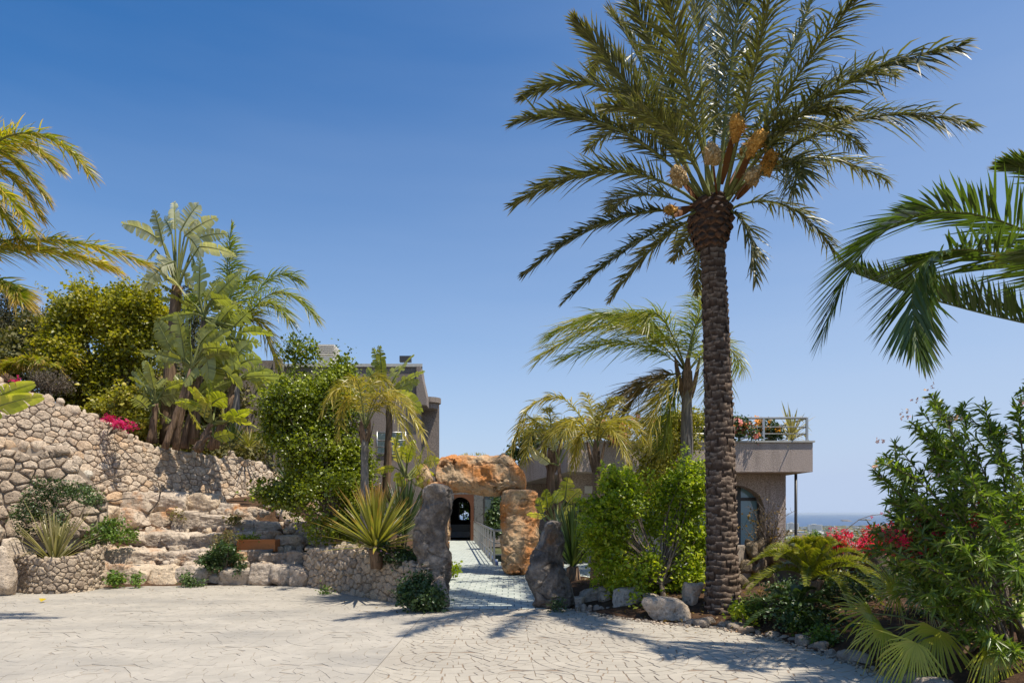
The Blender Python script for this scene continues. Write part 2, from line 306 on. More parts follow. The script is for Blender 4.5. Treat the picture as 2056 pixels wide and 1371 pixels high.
# ------------------------------------------------------------------ generators
_ICO = {}
def ico(n):
    if n not in _ICO:
        import bmesh
        bm = bmesh.new(); bmesh.ops.create_icosphere(bm, subdivisions=n, radius=1)
        v = np.array([x.co[:] for x in bm.verts]); f = np.array([[q.index for q in p.verts] for p in bm.faces]); bm.free()
        _ICO[n] = (v, f)
    return _ICO[n]
def boulder_v(size, seed, sub=4, planes=15, noise=.09, p=9, nf=1.6, blocky=0):
    d, f = ico(sub); r = np.random.default_rng(seed)
    n = nrm(r.normal(size=(planes, 3))); n = np.concatenate([n, [[0, 0, 1], [0, 0, -1]]]); h = np.concatenate([r.uniform(.72, 1.08, planes), [.85, .85]])
    if blocky:
        bn = nrm(np.array([[1, 0, 0], [-1, 0, 0], [0, 1, 0], [0, -1, 0], [0, 0, 1], [0, 0, -1.]])+r.normal(0, .14, (6, 3))); n = np.concatenate([n, bn]); h = np.concatenate([np.maximum(h, .95), np.full(6, blocky)])
    q = np.maximum(d@n.T, 1e-3)/h; rad = (q**p).sum(1)**(-1/p)
    v = d*rad[:, None]; m = np.abs(v).max(0); v = v/m
    o = r.uniform(0, 50, 3); k = fbm(v*nf+o, 5, .55); v = v*(1+noise*k+noise*.35*fbm(v*nf*4+o, 3, .6))[:, None]
    return v*np.asarray(size)/2, f
def boulder(mb, c, size, seed, rot=0, tint=.5, **k):
    v, f = boulder_v(size, seed, **k); ca, sa = math.cos(rot), math.sin(rot)
    v = v@np.array([[ca, sa, 0], [-sa, ca, 0], [0, 0, 1]])+np.asarray(c); mb.add(v, f, tint)
def loft_rock(mb, st, U, V, A, na=150, nl=170, amp=.06, pit=.12, pf=3., fr=1.6, seed=0, tint=.5, power=2.6, ridge=.5):
    """st rows: (t along A, centre u, centre v, half u, half v)"""
    st = np.asarray(st, float); s = np.linspace(0, 1, nl); ts = np.linspace(0, 1, len(st))
    C = np.stack([np.interp(s, ts, st[:, i]) for i in range(5)], 1)
    for _ in range(6): C[1:-1] = (C[:-2]+C[1:-1]*2+C[2:])/4
    cap = np.clip(np.minimum(s, 1-s)/.07, 0, 1); cap = np.sqrt(1-(1-cap)**2); C[:, 3:] *= np.maximum(cap, .02)[:, None]
    a = np.arange(na)/na*2*PI; ca, sa = np.cos(a), np.sin(a)
    ex = 2/power; cu = np.sign(ca)*np.abs(ca)**ex; cv = np.sign(sa)*np.abs(sa)**ex
    p = C[:, 0][:, None, None]*A+(C[:, 1][:, None]+C[:, 3][:, None]*cu)[..., None]*U+(C[:, 2][:, None]+C[:, 4][:, None]*cv)[..., None]*V
    out = nrm((ca[None, :, None]*U+sa[None, :, None]*V)*np.ones((nl, 1, 1)))
    q = p+seed*7.7
    d = amp*fbm(q*fr, 6, .52)+amp*ridge*(1-2*np.abs(fbm(q*fr*1.7+9, 4)))
    pt = fbm(q*pf+31, 5, .6); d = d-pit*smooth01((pt-.18)/.35)*smooth01((fbm(q*1.1+77, 2)+.5)/.6)
    d = d-.04*np.maximum(0, 1-np.abs(fbm(q*[1.6, 1.6, 2.6]+55, 3))/.06)
    p = p+out*(d*(.3+.7*cap[:, None]))[..., None]
    i = np.arange(nl-1)[:, None]*na; j = np.arange(na)[None]; j2 = (j+1) % na
    f = np.stack([i+j, i+j2, i+na+j2, i+na+j], -1).reshape(-1, 4)
    mb.add(p.reshape(-1, 3), f, tint)
# --- masonry
def clip(poly, n, h):
    out = []; m = len(poly)
    for i in range(m):
        a = poly[i]; b = poly[(i+1) % m]; da = a[0]*n[0]+a[1]*n[1]-h; db = b[0]*n[0]+b[1]*n[1]-h
        if da <= 0: out.append(a)
        if (da < 0 < db) or (db < 0 < da): k = da/(da-db); out.append((a[0]+(b[0]-a[0])*k, a[1]+(b[1]-a[1])*k))
    return out
def darts(L, z0, z1, rf, r, tries):
    P = np.zeros((0, 2)); R = np.zeros(0); c = np.stack([r.uniform(0, L, tries), r.uniform(z0, z1, tries)], 1)
    for k in range(tries):
        lo, hi = rf(c[k, 0], c[k, 1]); rad = r.uniform(lo, hi)*(1-.45*k/tries)
        if len(P):
            d = np.hypot(P[:, 0]-c[k, 0], P[:, 1]-c[k, 1])
            if (d < (R+rad)*.86).any(): continue
        P = np.vstack([P, c[k]]); R = np.append(R, rad)
    return P, R
def cells(P, R):
    out = []
    for i in range(len(P)):
        d = P-P[i]; q = (d**2).sum(1); idx = np.argsort(q)[1:18]; a = np.arange(10)/10*2*PI
        poly = [(math.cos(x)*R[i]*2., math.sin(x)*R[i]*2.) for x in a]
        for j in idx: poly = clip(poly, d[j], (q[j]+R[i]**2-R[j]**2)/2)
        out.append(poly)
    return out
def stone_mesh(mb, poly, place, h, gap, r, tint):
    q = np.array(poly); c = q.mean(0); m = len(q)
    if m < 3: return
    nx = np.roll(q, -1, 0); q = np.stack([q*.88+nx*.12, q*.12+nx*.88], 1).reshape(-1, 2); m = len(q)
    d = q-c; rad = np.linalg.norm(d, axis=1, keepdims=True); d = d*np.maximum(.3, 1-gap/np.maximum(rad, 1e-3))
    hn = lambda k: h*(1+r.normal(0, k, m))
    ang = r.uniform(0, 2*PI); tl = r.uniform(0, .35)
    tilt = 1+tl*(d[:, 0]*math.cos(ang)+d[:, 1]*math.sin(ang))/max(rad.mean(), .01)
    rings = [(1.0, np.full(m, -.03)), (.99, hn(.2)*.5), (.90, hn(.16)*.85*tilt), (.50, hn(.22)*.98*tilt)]
    V = np.concatenate([place(c+d*s*(1+r.normal(0, .035, (m, 1))), o) for s, o in rings]+[place(c[None], np.array([h*r.uniform(.9, 1.15)]))])
    i = np.arange(m); j = (i+1) % m; fs = np.concatenate([np.stack([k*m+i, k*m+j, (k+1)*m+j, (k+1)*m+i], 1) for k in range(3)])
    f3 = np.stack([3*m+i, 3*m+j, i*0+4*m], 1); mb.add(V, [fs, f3], tint)
def stone_wall(name, label, path, top, bot, rf, mat, seed, capr=None, lean=.08, thick=.4, hk=.28, gap=.012, n_parts=300, tries=9000, smoothn=30, cap_mat=None, wscale=.78, capz=0., tintb=(0, 1)):
    r = np.random.default_rng(seed); path = np.asarray(path, float)
    px = np.linspace(path[0, 0], path[-1, 0], 400)
    d = np.interp(px, path[:, 0], path[:, 1])
    for _ in range(smoothn): d[1:-1] = (d[:-2]+2*d[1:-1]+d[2:])/4
    X = (px-CX)/F*d; Y = d; S = np.concatenate([[0], np.cumsum(np.hypot(np.diff(X), np.diff(Y)))]); L = S[-1]
    top = np.asarray(top, float); bot = np.asarray(bot, float)
    TZ = EYE+(HZ-np.interp(px, top[:, 0], top[:, 1]))/F*d; BZ = EYE+(HZ-np.interp(px, bot[:, 0], bot[:, 1]))/F*d
    TZ = TZ+.05*vn(np.stack([S*2.3, S*0, S*0+seed], 1))+.03*vn(np.stack([S*6, S*0, S*0+seed], 1))
    TX = np.gradient(X, S); TY = np.gradient(Y, S); sg = np.sign((TY*(-X)+(-TX)*(-Y)).mean()); NX, NY = TY*sg, -TX*sg
    ww = np.hypot(NX, NY); NX /= ww; NY /= ww
    def place(uv, off):
        uv = np.atleast_2d(uv); u = uv[:, 0]/wscale; z = uv[:, 1]; off = np.asarray(off)-lean*(z-np.interp(u, S, BZ))
        return np.stack([np.interp(u, S, X)+np.interp(u, S, NX)*off, np.interp(u, S, Y)+np.interp(u, S, NY)*off, z], 1)
    P, R = darts(L*wscale, BZ.min(), TZ.max(), lambda u, z: rf(np.interp(u/wscale, S, px), (z-np.interp(u/wscale, S, BZ))/max(.2, np.interp(u/wscale, S, TZ-BZ))), r, tries)
    tz = np.interp(P[:, 0]/wscale, S, TZ); bz = np.interp(P[:, 0]/wscale, S, BZ)
    keep = (P[:, 1] < tz+.3) & (P[:, 1] > bz-.1); P, R, tz = P[keep], R[keep], tz[keep]
    cl = cells(P, R)
    i0 = len(S)//2; th = Thing(name, label, 'wall', (X[i0], Y[i0], BZ[i0]))
    items = []
    for k, poly in enumerate(cl):
        if P[k, 1] > tz[k]-R[k]*.3: continue
        u = P[k, 0]/wscale; sl = (np.interp(u+.1, S, TZ)-np.interp(u-.1, S, TZ))/(.2*wscale)
        poly = clip(poly, (-sl, 1), tz[k]-P[k, 1]+.02)
        if len(poly) < 3: continue
        poly = [(a+P[k, 0], b+P[k, 1]) for a, b in poly]
        items.append((R[k]/np.interp(u, S, Y), poly, R[k]))
    items.sort(key=lambda t: -t[0]); rest = MB(); base = {3: 0}
    for k, (_, poly, rr) in enumerate(items):
        m = MB() if k < n_parts else rest
        stone_mesh(m, poly, place, rr*hk*2*r.uniform(.6, 1.3), gap*r.uniform(.6, 1.6), r, np.clip(r.beta(2, 2)*(tintb[1]-tintb[0])+tintb[0], 0, 1))
        if k < n_parts: th.part(m, 'stone', MT[mat])
    if rest.n: th.part(rest, 'small_stones', MT[mat], kind='stuff')
    # backing and crown of the wall
    b = MB(); n = len(S); uz = np.stack([S*wscale, TZ], 1); ub = np.stack([S*wscale, BZ-.6], 1)
    A = place(ub, np.full(n, -.02)); B = place(uz-[0, .05], np.full(n, -.02)); C = place(uz-[0, .05], np.full(n, -thick)); D = place(ub, np.full(n, -thick))
    i = np.arange(n-1); fs = np.concatenate([np.stack([k*n+i, k*n+i+1, (k+1)*n+i+1, (k+1)*n+i], 1) for k in range(3)])
    b.add(np.concatenate([A, B, C, D]), fs); th.part(b, 'backing', MT['mortar'], smooth=False)
    if capr:
        u = 0; kk = 0
        while u < L:
            rad = r.uniform(*capr); dd = np.interp(u, S, Y); z = np.interp(u, S, TZ); rows = 2 if thick > .3 else 1
            for q in range(rows):
                pos = place(np.array([[u*wscale, z]]), np.array([-.04-q*thick/rows-rad*.3]))[0]
                m = MB(); sz = rad*2*r.uniform(.7, 1.45, 3); sz[2] *= r.uniform(.6, 1.1)
                boulder(m, pos+[r.normal(0, .02), 0, capz-.02+r.normal(0, .015)], sz, seed*100+kk, sub=2 if rad/dd < .012 else 3, tint=np.clip(r.normal(.55, .25), 0, 1), rot=r.uniform(0, 3))
                kk += 1
                th.part(m, 'cap_stone', MT[cap_mat or mat])
            u += rad*1.75
    return th, dict(S=S, X=X, Y=Y, NX=NX, NY=NY, TZ=TZ, BZ=BZ, px=px)
# --- plants
DOWN = np.array([0, 0, -1.])
def frond(mb, P0, P1, P2, L=.5, n=70, wid=.014, start=.14, fwd=(65, 25), vee=25, droop=.25, jit=.12, wind=(0, 0, 0), rach=.02, blade=.6, seg=4, tint=.5, mat=0, rmat=1, prof='phoenix', tipoff=0, jl=.15, sweep=0., sides=(-1, 1), twist=.5):
    P0, P1, P2 = map(lambda a: np.asarray(a, float), (P0, P1, P2)); wind = np.asarray(wind, float)
    tt = np.linspace(0, 1, 14); P = bez(P0, P1, P2, tt)
    tube(mb, P, rach*(1-.85*tt)+.002, 5, tint=.5, mat=rmat, cap=False, flat=.6)
    t = np.repeat(np.linspace(start, 1, n), len(sides)); sd = np.tile(np.asarray(sides, float), n); N_ = len(t); t = np.clip(t+rng.normal(0, .003, N_), 0, 1)
    B = bez(P0, P1, P2, t); T = nrm(2*((1-t)[:, None]*(P1-P0)+t[:, None]*(P2-P1)))
    ref = np.array([0, 0, 1.]); Sx = np.cross(T, ref); bad = np.linalg.norm(Sx, axis=1) < .15
    if bad.any(): Sx[bad] = np.cross(T[bad], np.array([.3, 1., 0]))
    Sx = nrm(Sx); N = np.cross(Sx, T)
    s01 = (t-start)/(1-start)
    fa = np.radians(fwd[0]+(fwd[1]-fwd[0])*s01+rng.normal(0, 5, N_)); ve = np.radians(vee+rng.normal(0, 14*twist+4, N_))
    D = np.cos(fa)[:, None]*T+np.sin(fa)[:, None]*(np.cos(ve)[:, None]*Sx*sd[:, None]+np.sin(ve)[:, None]*N)
    D = nrm(D+rng.normal(0, jit, (N_, 3))+sweep*wind)
    l = L*np.clip(np.sin(PI*np.clip(.16+.80*s01, 0, 1)), .05, 1)**.55*(1+rng.normal(0, jl, N_))
    if prof == 'queen': l = L*np.clip(np.sin(PI*np.clip(.2+.76*s01, 0, 1)), .05, 1)**.4*(1+rng.normal(0, jl, N_))
    if prof == 'cycad': l = L*np.clip(np.sin(PI*np.clip(.08+.87*s01, 0, 1)), .05, 1)**.5
    st = np.linspace(0, 1, seg); ws = {4: [.55, 1, .75, 0], 5: [.5, 1, .9, .6, 0], 3: [.7, 1, 0]}[seg]
    Q = B[:, None]+D[:, None]*(l[:, None]*st)[..., None]+(DOWN*droop+wind)[None, None]*(l[:, None]*st**2)[..., None]
    a = rng.normal(0, twist, N_)
    Wd = np.cross(D, N); Wd = nrm(Wd)*np.cos(a)[:, None]+N*np.sin(a)[:, None]; Wd = Wd*blade+np.cross(D, Wd)*(1-blade)*.5; Wd = nrm(Wd)
    w = wid*np.asarray(ws)
    Lf = Q[:, :-1]-Wd[:, None]*w[:-1][None, :, None]; Rt = Q[:, :-1]+Wd[:, None]*w[:-1][None, :, None]
    nv = 2*(seg-1)+1; V = np.empty((N_, nv, 3)); V[:, 0:nv-1:2] = Lf; V[:, 1:nv-1:2] = Rt; V[:, -1] = Q[:, -1]
    o = np.arange(N_)[:, None]*nv
    f4 = np.concatenate([o+np.array([[2*k, 2*k+1, 2*k+3, 2*k+2]]) for k in range(seg-2)]); f3 = o+np.array([[nv-3, nv-2, nv-1]])
    ti = np.repeat(np.clip(tint+rng.normal(0, .17, N_), 0, 1), nv)
    tp = np.tile(np.array([x for k in range(seg-1) for x in (st[k], st[k])]+[1.]), N_)*.85+np.repeat(s01, nv)*.15+tipoff
    mb.add(V.reshape(-1, 3), [f4, f3], ti, tp, mat)
def paddle(mb, B, T, w, up=.15, fold=.35, tear=6, tint=.5, mat=0, rmat=1, side=None, petal0=None, droop=.15, nseg=22):
    """banana-like blade from B to T, half width w; petiole from petal0"""
    B = np.asarray(B, float); T = np.asarray(T, float); L = np.linalg.norm(T-B)
    ctrl = (B+T)/2+np.array([0, 0, up*L]); t = np.linspace(0, 1, nseg+1); P = bez(B, ctrl, T, t)
    Tg = nrm(np.gradient(P, axis=0)); s = side if side is not None else rng.normal(size=3)
    s = np.asarray(s, float); Sx = nrm(s-(Tg@s)[:, None]*Tg); N = np.cross(Sx, Tg)
    prof = w*np.clip(np.sin(PI*np.clip(t*.93+.05, 0, 1)**.72), .02, 1)**.6
    if petal0 is not None:
        p0 = np.asarray(petal0, float); tube(mb, bez(p0, (p0+B)/2+np.array([0, 0, .04])+(B-ctrl)*.12, B, np.linspace(0, 1, 7)), np.linspace(w*.2, w*.09, 7).clip(.008, .035), 5, mat=rmat, cap=False)
    tube(mb, P+N*.004, np.linspace(w*.09, .003, nseg+1).clip(.003, .02), 4, mat=rmat, cap=False, tint=.7)
    for sd in (-1, 1):
        g = 0; grp = []; 
        for k in range(nseg):
            if rng.random() < tear/nseg: g += 1
            grp.append(g)
        gj = rng.normal(0, .22, g+2); gd = rng.uniform(0, .9, g+2); V = []; Fq = []; tip = []
        for k in range(nseg):
            k1 = k+1; j = gj[grp[k]]; dr = gd[grp[k]]
            first = k == 0 or grp[k] != grp[k-1]; last = k == nseg-1 or grp[k] != grp[min(k+1, nseg-1)]
            for kk, edge in ((k, first), (k1, last)):
                pr = prof[kk]; sh = .28*w
                for u in (0., .4, .75, 1.):
                    uu = u*(1 if not (edge and u == 1.) else .9)
                    off = Tg[kk]*(sh*uu+(j*pr*.5)*uu+((.22 if kk == k1 else -.22)*-(1 if edge else 0)*L/nseg*uu))
                    V.append(P[kk]+sd*Sx[kk]*pr*uu*math.cos(fold*1.0)+N[kk]*pr*(math.sin(fold)*uu-dr*.5*uu*uu)+off+DOWN*droop*pr*uu*uu)
                    tip.append(.6*u+.3*t[kk])
            o = k*8
            for q in range(3): Fq.append([o+q, o+q+1, o+4+q+1, o+4+q])
        mb.add(V, np.array(Fq), np.clip(tint+rng.normal(0, .1)+np.repeat(rng.normal(0, .13, nseg), 8), 0, 1), tip, mat)
def leaves(mb, C, N, size, tint, ar=.45, fold=.2, mat=0, long=False):
    n = len(C); a = nrm(np.cross(N, rng.normal(size=(n, 3)))); b = np.cross(N, a); l = (size*(1+rng.normal(0, .36, n))).clip(size*.35)[:, None]
    V = np.stack([C, C+a*l*.5+b*l*ar+N*l*fold, C+a*l, C+a*l*.5-b*l*ar+N*l*fold], 1)
    o = np.arange(n)[:, None]*4; f = np.concatenate([o+np.array([[0, 1, 2]]), o+np.array([[0, 2, 3]])])
    mb.add(V.reshape(-1, 3), f, np.repeat(np.clip(tint, 0, 1), 4), 0, mat)
def crown(blobs, n, size, clump=.14, per=14, gapf=1.6, gapthr=-.25, ar=.45, shell=.5, tintf=1.3, seed=0, mat=0, mb=None, up=.5, tj=.22):
    """blobs: (centre, radii)"""
    mb = mb or MB(); r = np.random.default_rng(seed); vol = np.array([b[1][0]*b[1][2] for b in blobs]); nc = n//per; cc = []
    tot = 0; C = []; O = []
    while tot < nc:
        k = r.choice(len(blobs), size=nc, p=vol/vol.sum()); d = nrm(r.normal(size=(nc, 3))); rr = r.random(nc)**(1/3)*(1-shell)+shell*r.uniform(.8, 1.03, nc)
        c0 = np.array([b[0] for b in blobs])[k]; R = np.array([b[1] for b in blobs])[k]; c = c0+d*R*rr[:, None]
        g = fbm(c*gapf+seed*3.1, 3) > gapthr-(9 if len(C) > 12 else 0); C.append(c[g]); O.append(d[g]); tot += g.sum()
    C = np.concatenate(C)[:nc]; O = np.concatenate(O)[:nc]
    lf = np.repeat(C, per, 0)+r.normal(0, clump, (nc*per, 3)); on = np.repeat(O, per, 0)
    N = nrm(on*.5+np.array([0, 0, up])+r.normal(0, .6, lf.shape))
    ti = .45+.3*np.repeat(fbm(C*tintf+5, 2), per)+np.repeat(r.normal(0, .1, nc), per)+r.normal(0, tj, nc*per)
    leaves(mb, lf, N, size, ti, ar, mat=mat); return mb, C
def twigs(mb, base, targets, r0=.03, k=5, sag=.1, mat=0, r1=.004):
    base = np.asarray(base, float)
    for T in targets:
        m = (base*.45+T*.55)+rng.normal(0, .08, 3)*np.linalg.norm(T-base)*.5+np.array([0, 0, sag]); tube(mb, bez(base, m, T, np.linspace(0, 1, 6)), np.linspace(r0, r1, 6), k, mat=mat, cap=False)
def sprays(th, C, n, per, L, size, leaf, ar, name='outer_twigs'):
    c0 = C.mean(0); t = MB(); lf = MB(); far = np.argsort(-np.linalg.norm((C-c0)*[1, 1.2, 1], axis=1))[:max(20, int(len(C)*.55))]
    for i in rng.choice(far, n):
        p = C[i]; o = nrm(p-c0+rng.normal(0, .35, 3)); l = L*rng.uniform(.6, 1.2); e = p+o*l+[0, 0, rng.uniform(-.35, .3)*l]; s = np.linspace(0, 1, 6); P = bez(p-o*.15, (p+e)/2+[0, 0, .12*l], e, s)
        tube(t, P, np.linspace(.006, .002, 6), 3, cap=False); k = rng.random(per)**.8; Q = bez(P[0], P[3]*1.0, P[5], k)+rng.normal(0, .018+size*.35, (per, 3))
        leaves(lf, Q, nrm(rng.normal(0, .6, (per, 3))+[0, -.2, .8]), size, rng.normal(.6, .22, per), ar)
    tw_ = th.part(t, name, MT['twig'], kind='stuff'); th.part(lf, 'outer_leaves', MT[leaf], kind='stuff')
def tree(name, label, cat, base, blobs, n, size, leaf, bark='twig', trunk_r=.1, limbs=26, seed=0, group=None, extra=None, **k):
    th = Thing(name, label, cat, base, group)
    mb, C = crown(blobs, n, size, seed=seed, **k); th.part(mb, 'crown', MT[leaf])
    t = MB(); r = np.random.default_rng(seed+1); tg = C[r.choice(len(C), min(limbs, len(C)), replace=False)]
    base = np.asarray(base, float); cen = np.mean([b[0] for b in blobs], 0); fork = base*.6+cen*.4; fork[2] = base[2]+(cen[2]-base[2])*.35
    tube(t, bez(base-[0, 0, .1], (base+fork)/2+r.normal(0, .05, 3), fork, np.linspace(0, 1, 6)), np.linspace(trunk_r, trunk_r*.7, 6), 8, rough=trunk_r*.06)
    for T in tg:
        s = fork if r.random() < .6 else base*.5+fork*.5; m = s*.5+T*.5+r.normal(0, .1, 3)*np.linalg.norm(T-s)*.6
        tube(t, bez(s, m, T, np.linspace(0, 1, 6)), np.linspace(trunk_r*.4, .004, 6), 5, cap=False)
    th.part(t, 'trunk', MT[bark])
    if extra: extra(th, C)
    return th
def blob(px, py, d, rx, ry, rd=None):
    return (W(px, py, d), np.array([rx*d/F, (rd or rx)*d/F, ry*d/F]))
def blade(mb, B, D, L, w, bend=.3, side=None, n=6, tint=.5, mat=0, fold=.25, tipoff=0, kink=None):
    s = np.linspace(0, 1, n); B = np.asarray(B, float); D = nrm(np.asarray(D, float))
    P = B+D*(s*L)[:, None]+DOWN*(bend*L*s**2.2)[:, None]
    if kink is not None and rng.random() < kink[0]: P = P+DOWN*(np.maximum(0, s-kink[1])**1.2*L*1.1)[:, None]
    Sx = np.cross(D, [0, 0, 1.]) if side is None else side; Sx = nrm(Sx+rng.normal(0, .15, 3)); N = np.cross(Sx, D)
    ww = w*np.clip(np.sin(PI*(.12+.88*s)**.75), 0, 1)**.7; ww[-1] = 0
    V = np.stack([P-Sx*ww[:, None]+N*ww[:, None]*fold, P, P+Sx*ww[:, None]+N*ww[:, None]*fold], 1).reshape(-1, 3)
    i = np.arange(n-1)[:, None]*3; f = np.concatenate([i+np.array([[0, 1, 4, 3]]), i+np.array([[1, 2, 5, 4]])])
    mb.add(V, f, np.clip(tint, 0, 1), np.repeat(s, 3)+tipoff, mat)
def rosette(th, C, n, L, w, mat, el=(10, 85), bend=.2, name='leaf', tint=.5, az=None, kink=None, lj=.12, r0=.04, basez=.15, clus=1):
    C = np.asarray(C, float)
    for k in range(n):
        a = k*2.39996+rng.normal(0, .15) if az is None else rng.uniform(*az); e = math.radians(el[0]+(el[1]-el[0])*((k+.5)/n)**.8+rng.normal(0, 4))
        D = np.array([math.cos(a)*math.cos(e), math.sin(a)*math.cos(e), math.sin(e)]); m = MB()
        blade(m, C+D*[r0, r0, 0]+[0, 0, basez*k/n], D, L*(1+rng.normal(0, lj))*(.8+.2*(1-abs(2*k/n-1))), w, bend*(1.1-math.sin(e)), tint=tint+rng.normal(0, .22), kink=kink)
        th.part(m, name, MT[mat])
def fanleaf(mb, C, D, N, R, n=34, spread=120, tint=.5, mat=0, join=.45, droop=.35, wj=1.):
    C = np.asarray(C, float); D = nrm(np.asarray(D, float)); N = nrm(np.asarray(N, float)-D*np.dot(N, D)); S = np.cross(D, N)
    a = np.radians(np.linspace(-spread, spread, n)); st = np.array([0, .2, join, .72, 1.]); hw = math.radians(spread)/n*1.02
    for k in range(n):
        d = D*math.cos(a[k])+S*math.sin(a[k]); sd = -D*math.sin(a[k])+S*math.cos(a[k]); l = R*(.72+.28*math.cos(a[k]))*(1+rng.normal(0, .09)); N = nrm(N+rng.normal(0, .04, 3)); dj = droop*(1+rng.normal(0, .35))
        w = np.array([.002, .2*R*hw, join*R*hw, .72*R*hw*.45, 0])*wj
        P = C+d*(st*l)[:, None]+DOWN*(dj*l*np.maximum(0, st-.25)**1.8)[:, None]+N*(.12*R*np.abs(math.sin(a[k]))*st)[:, None]
        V = np.stack([P-sd*w[:, None]+N*w[:, None]*.35, P, P+sd*w[:, None]+N*w[:, None]*.35], 1).reshape(-1, 3)
        i = np.arange(4)[:, None]*3; f = np.concatenate([i+np.array([[0, 1, 4, 3]]), i+np.array([[1, 2, 5, 4]])])
        mb.add(V, f, np.clip(tint+rng.normal(0, .13), 0, 1), np.repeat(st, 3), mat)
def flower(mb, c, r, n=5, tint=.5, mat=0):
    N = nrm(rng.normal(size=3)+[0, -.6, .3]); a = nrm(np.cross(N, rng.normal(size=3))); b = np.cross(N, a)
    for k in range(n):
        t = k/n*2*PI; d = a*math.cos(t)+b*math.sin(t); s = -a*math.sin(t)+b*math.cos(t)
        V = [c, c+d*r*.6+s*r*.38+N*r*.25, c+d*r+N*r*.15, c+d*r*.6-s*r*.38+N*r*.25]
        mb.add(V, np.array([[0, 1, 2, 3]]), np.clip(tint+rng.normal(0, .2), 0, 1), 0, mat)
def flowers(mb, C, sd, n, r, mat=0, pet=4):
    for c in C:
        for _ in range(n): flower(mb, np.asarray(c)+rng.normal(0, sd, 3), r*(1+rng.normal(0, .2)), pet, .5, mat)
# ================================================================== SETTING
def rampz(y): return np.interp(y, [11.3, 19, 34, 40], [.004, .15, .235, .235])
# terrain to the horizon
def far_h(x, y):
    s = np.maximum(np.maximum(y-44, x-10.5-np.maximum(0, 12-y)*1.0), 0)
    s = np.where((x < -4) & (y < 60), np.maximum(0, s-16), s)
    return np.maximum(-.15-.26*s-.0000*s*s, -96+1.6*vn(np.stack([x/300, y/300, x*0], -1)))
rad = np.concatenate([np.linspace(0, 70, 71), 70*1.055**np.arange(1, 86)]); ang = np.linspace(0, 2*PI, 145)[:-1]
RR, AA = np.meshgrid(rad, ang, indexing='ij'); gx = RR*np.sin(AA); gy = RR*np.cos(AA)
gz = far_h(gx, gy); coast = 5150+500*vn(np.stack([gx/1500, gx*0, gy*0], -1))+.12*gx; gz = np.where(gy > coast, -112., gz)
i = np.arange(len(rad)-1)[:, None]*144; j = np.arange(144)[None]; j2 = (j+1) % 144
f = np.stack([i+j, i+j2, i+144+j2, i+144+j], -1).reshape(-1, 4)
t = NT('dry_ground'); c = t.ramp(t.noise(.012, 8, .7), [(.38, (.05, .07, .03)), (.52, (.12, .12, .06)), (.66, (.30, .22, .15))])
gm = t.done(t.bsdf(c, .95, .1, t.bump(t.noise(2.5, 6), .6, .1)))
m = MB(); m.add(np.stack([gx, gy, gz], -1).reshape(-1, 3), f[:, ::-1]); tag(m.build('ground', gm), kind='structure')
t = NT('sea_water'); c = t.ramp(t.noise(.0006, 5, .6, stretch=(.35, 1, 1)), [(.35, (.006, .045, .13)), (.7, (.012, .07, .17))])
sm = t.done(t.bsdf(c, .35, .5, t.bump(t.noise(.05, 6, .7), .6, 1.5)))
m = MB(); xs = np.linspace(-60000, 60000, 25); ys = np.linspace(3800, 62000, 25); X_, Y_ = np.meshgrid(xs, ys); k = np.arange(24)
f = np.array([[a*25+b, a*25+b+1, a*25+b+26, a*25+b+25] for a in k for b in k]); m.add(np.stack([X_, Y_, X_*0-98.5], -1).reshape(-1, 3), f); tag(m.build('sea', sm), kind='structure')
# islands
for px, py, wpx, hpx, lb in ((1700, 1049, 22, 2.2, 'small hazy rock island in the sea, nearer the tall pole'), (1735, 1046, 16, 2.5, 'low grey islet in the sea behind the bougainvillea twig')):
    d = 8500 if px < 1720 else 9500; mb = MB(); boulder(mb, (0, 0, 0), (wpx*d/F, 260, hpx*2.2*d/F), px, sub=3, noise=.3); solo(mb, 'islet', MT['rough_rock'], (0, 0, 0), lb, 'island').location = ((px-CX)/F*d, d, -98.5)
# far town: two hotels, then the low town and the woods as masses
twh = plain('white_far_render', (.72, .70, .66), amt=.1, ns=.05, bump=0); tgl = plain('far_window_bands', (.16, .19, .22), amt=.1, ns=.05, bump=0); trf = plain('far_roofs', (.45, .25, .16), ns=.05, bump=0)
def hotel(px0, px1, pyt, pyb, d, lb, wing):
    a = W(px0, pyb, d); b = W(px1, pyt, d); th = Thing('hotel', lb, 'hotel', ((a[0]+b[0])/2, d, a[2]))
    m = MB(); box(m, (a[0], d, a[2]-4), (b[0], d+16, b[2])); box(m, (a[0]+(b[0]-a[0])*wing, d-1.5, b[2]+.3), (a[0]+(b[0]-a[0])*(wing+.3), d+10, b[2]+5)); th.part(m, 'wall', twh, False)
    nfl = 6; hh = (b[2]-a[2])/nfl
    for q in range(nfl):
        m = MB(); z = a[2]+hh*(q+.35); box(m, (a[0]+3, d-.6, z), (b[0]-3, d-.1, z+hh*.26)); th.part(m, 'window_band', tgl, False)
hotel(1581, 1604, 1050, 1061, 3600, 'far white hotel block seen between the brown pillar and the pole', .2)
hotel(1624, 1651, 1053, 1064, 3500, 'wide white hotel with lit front just right of the tall pole', .25)
tw = MB(); wd = MB(); r = np.random.default_rng(3)
def lowz(x, y): return far_h(np.array([x]), np.array([y]))[0]
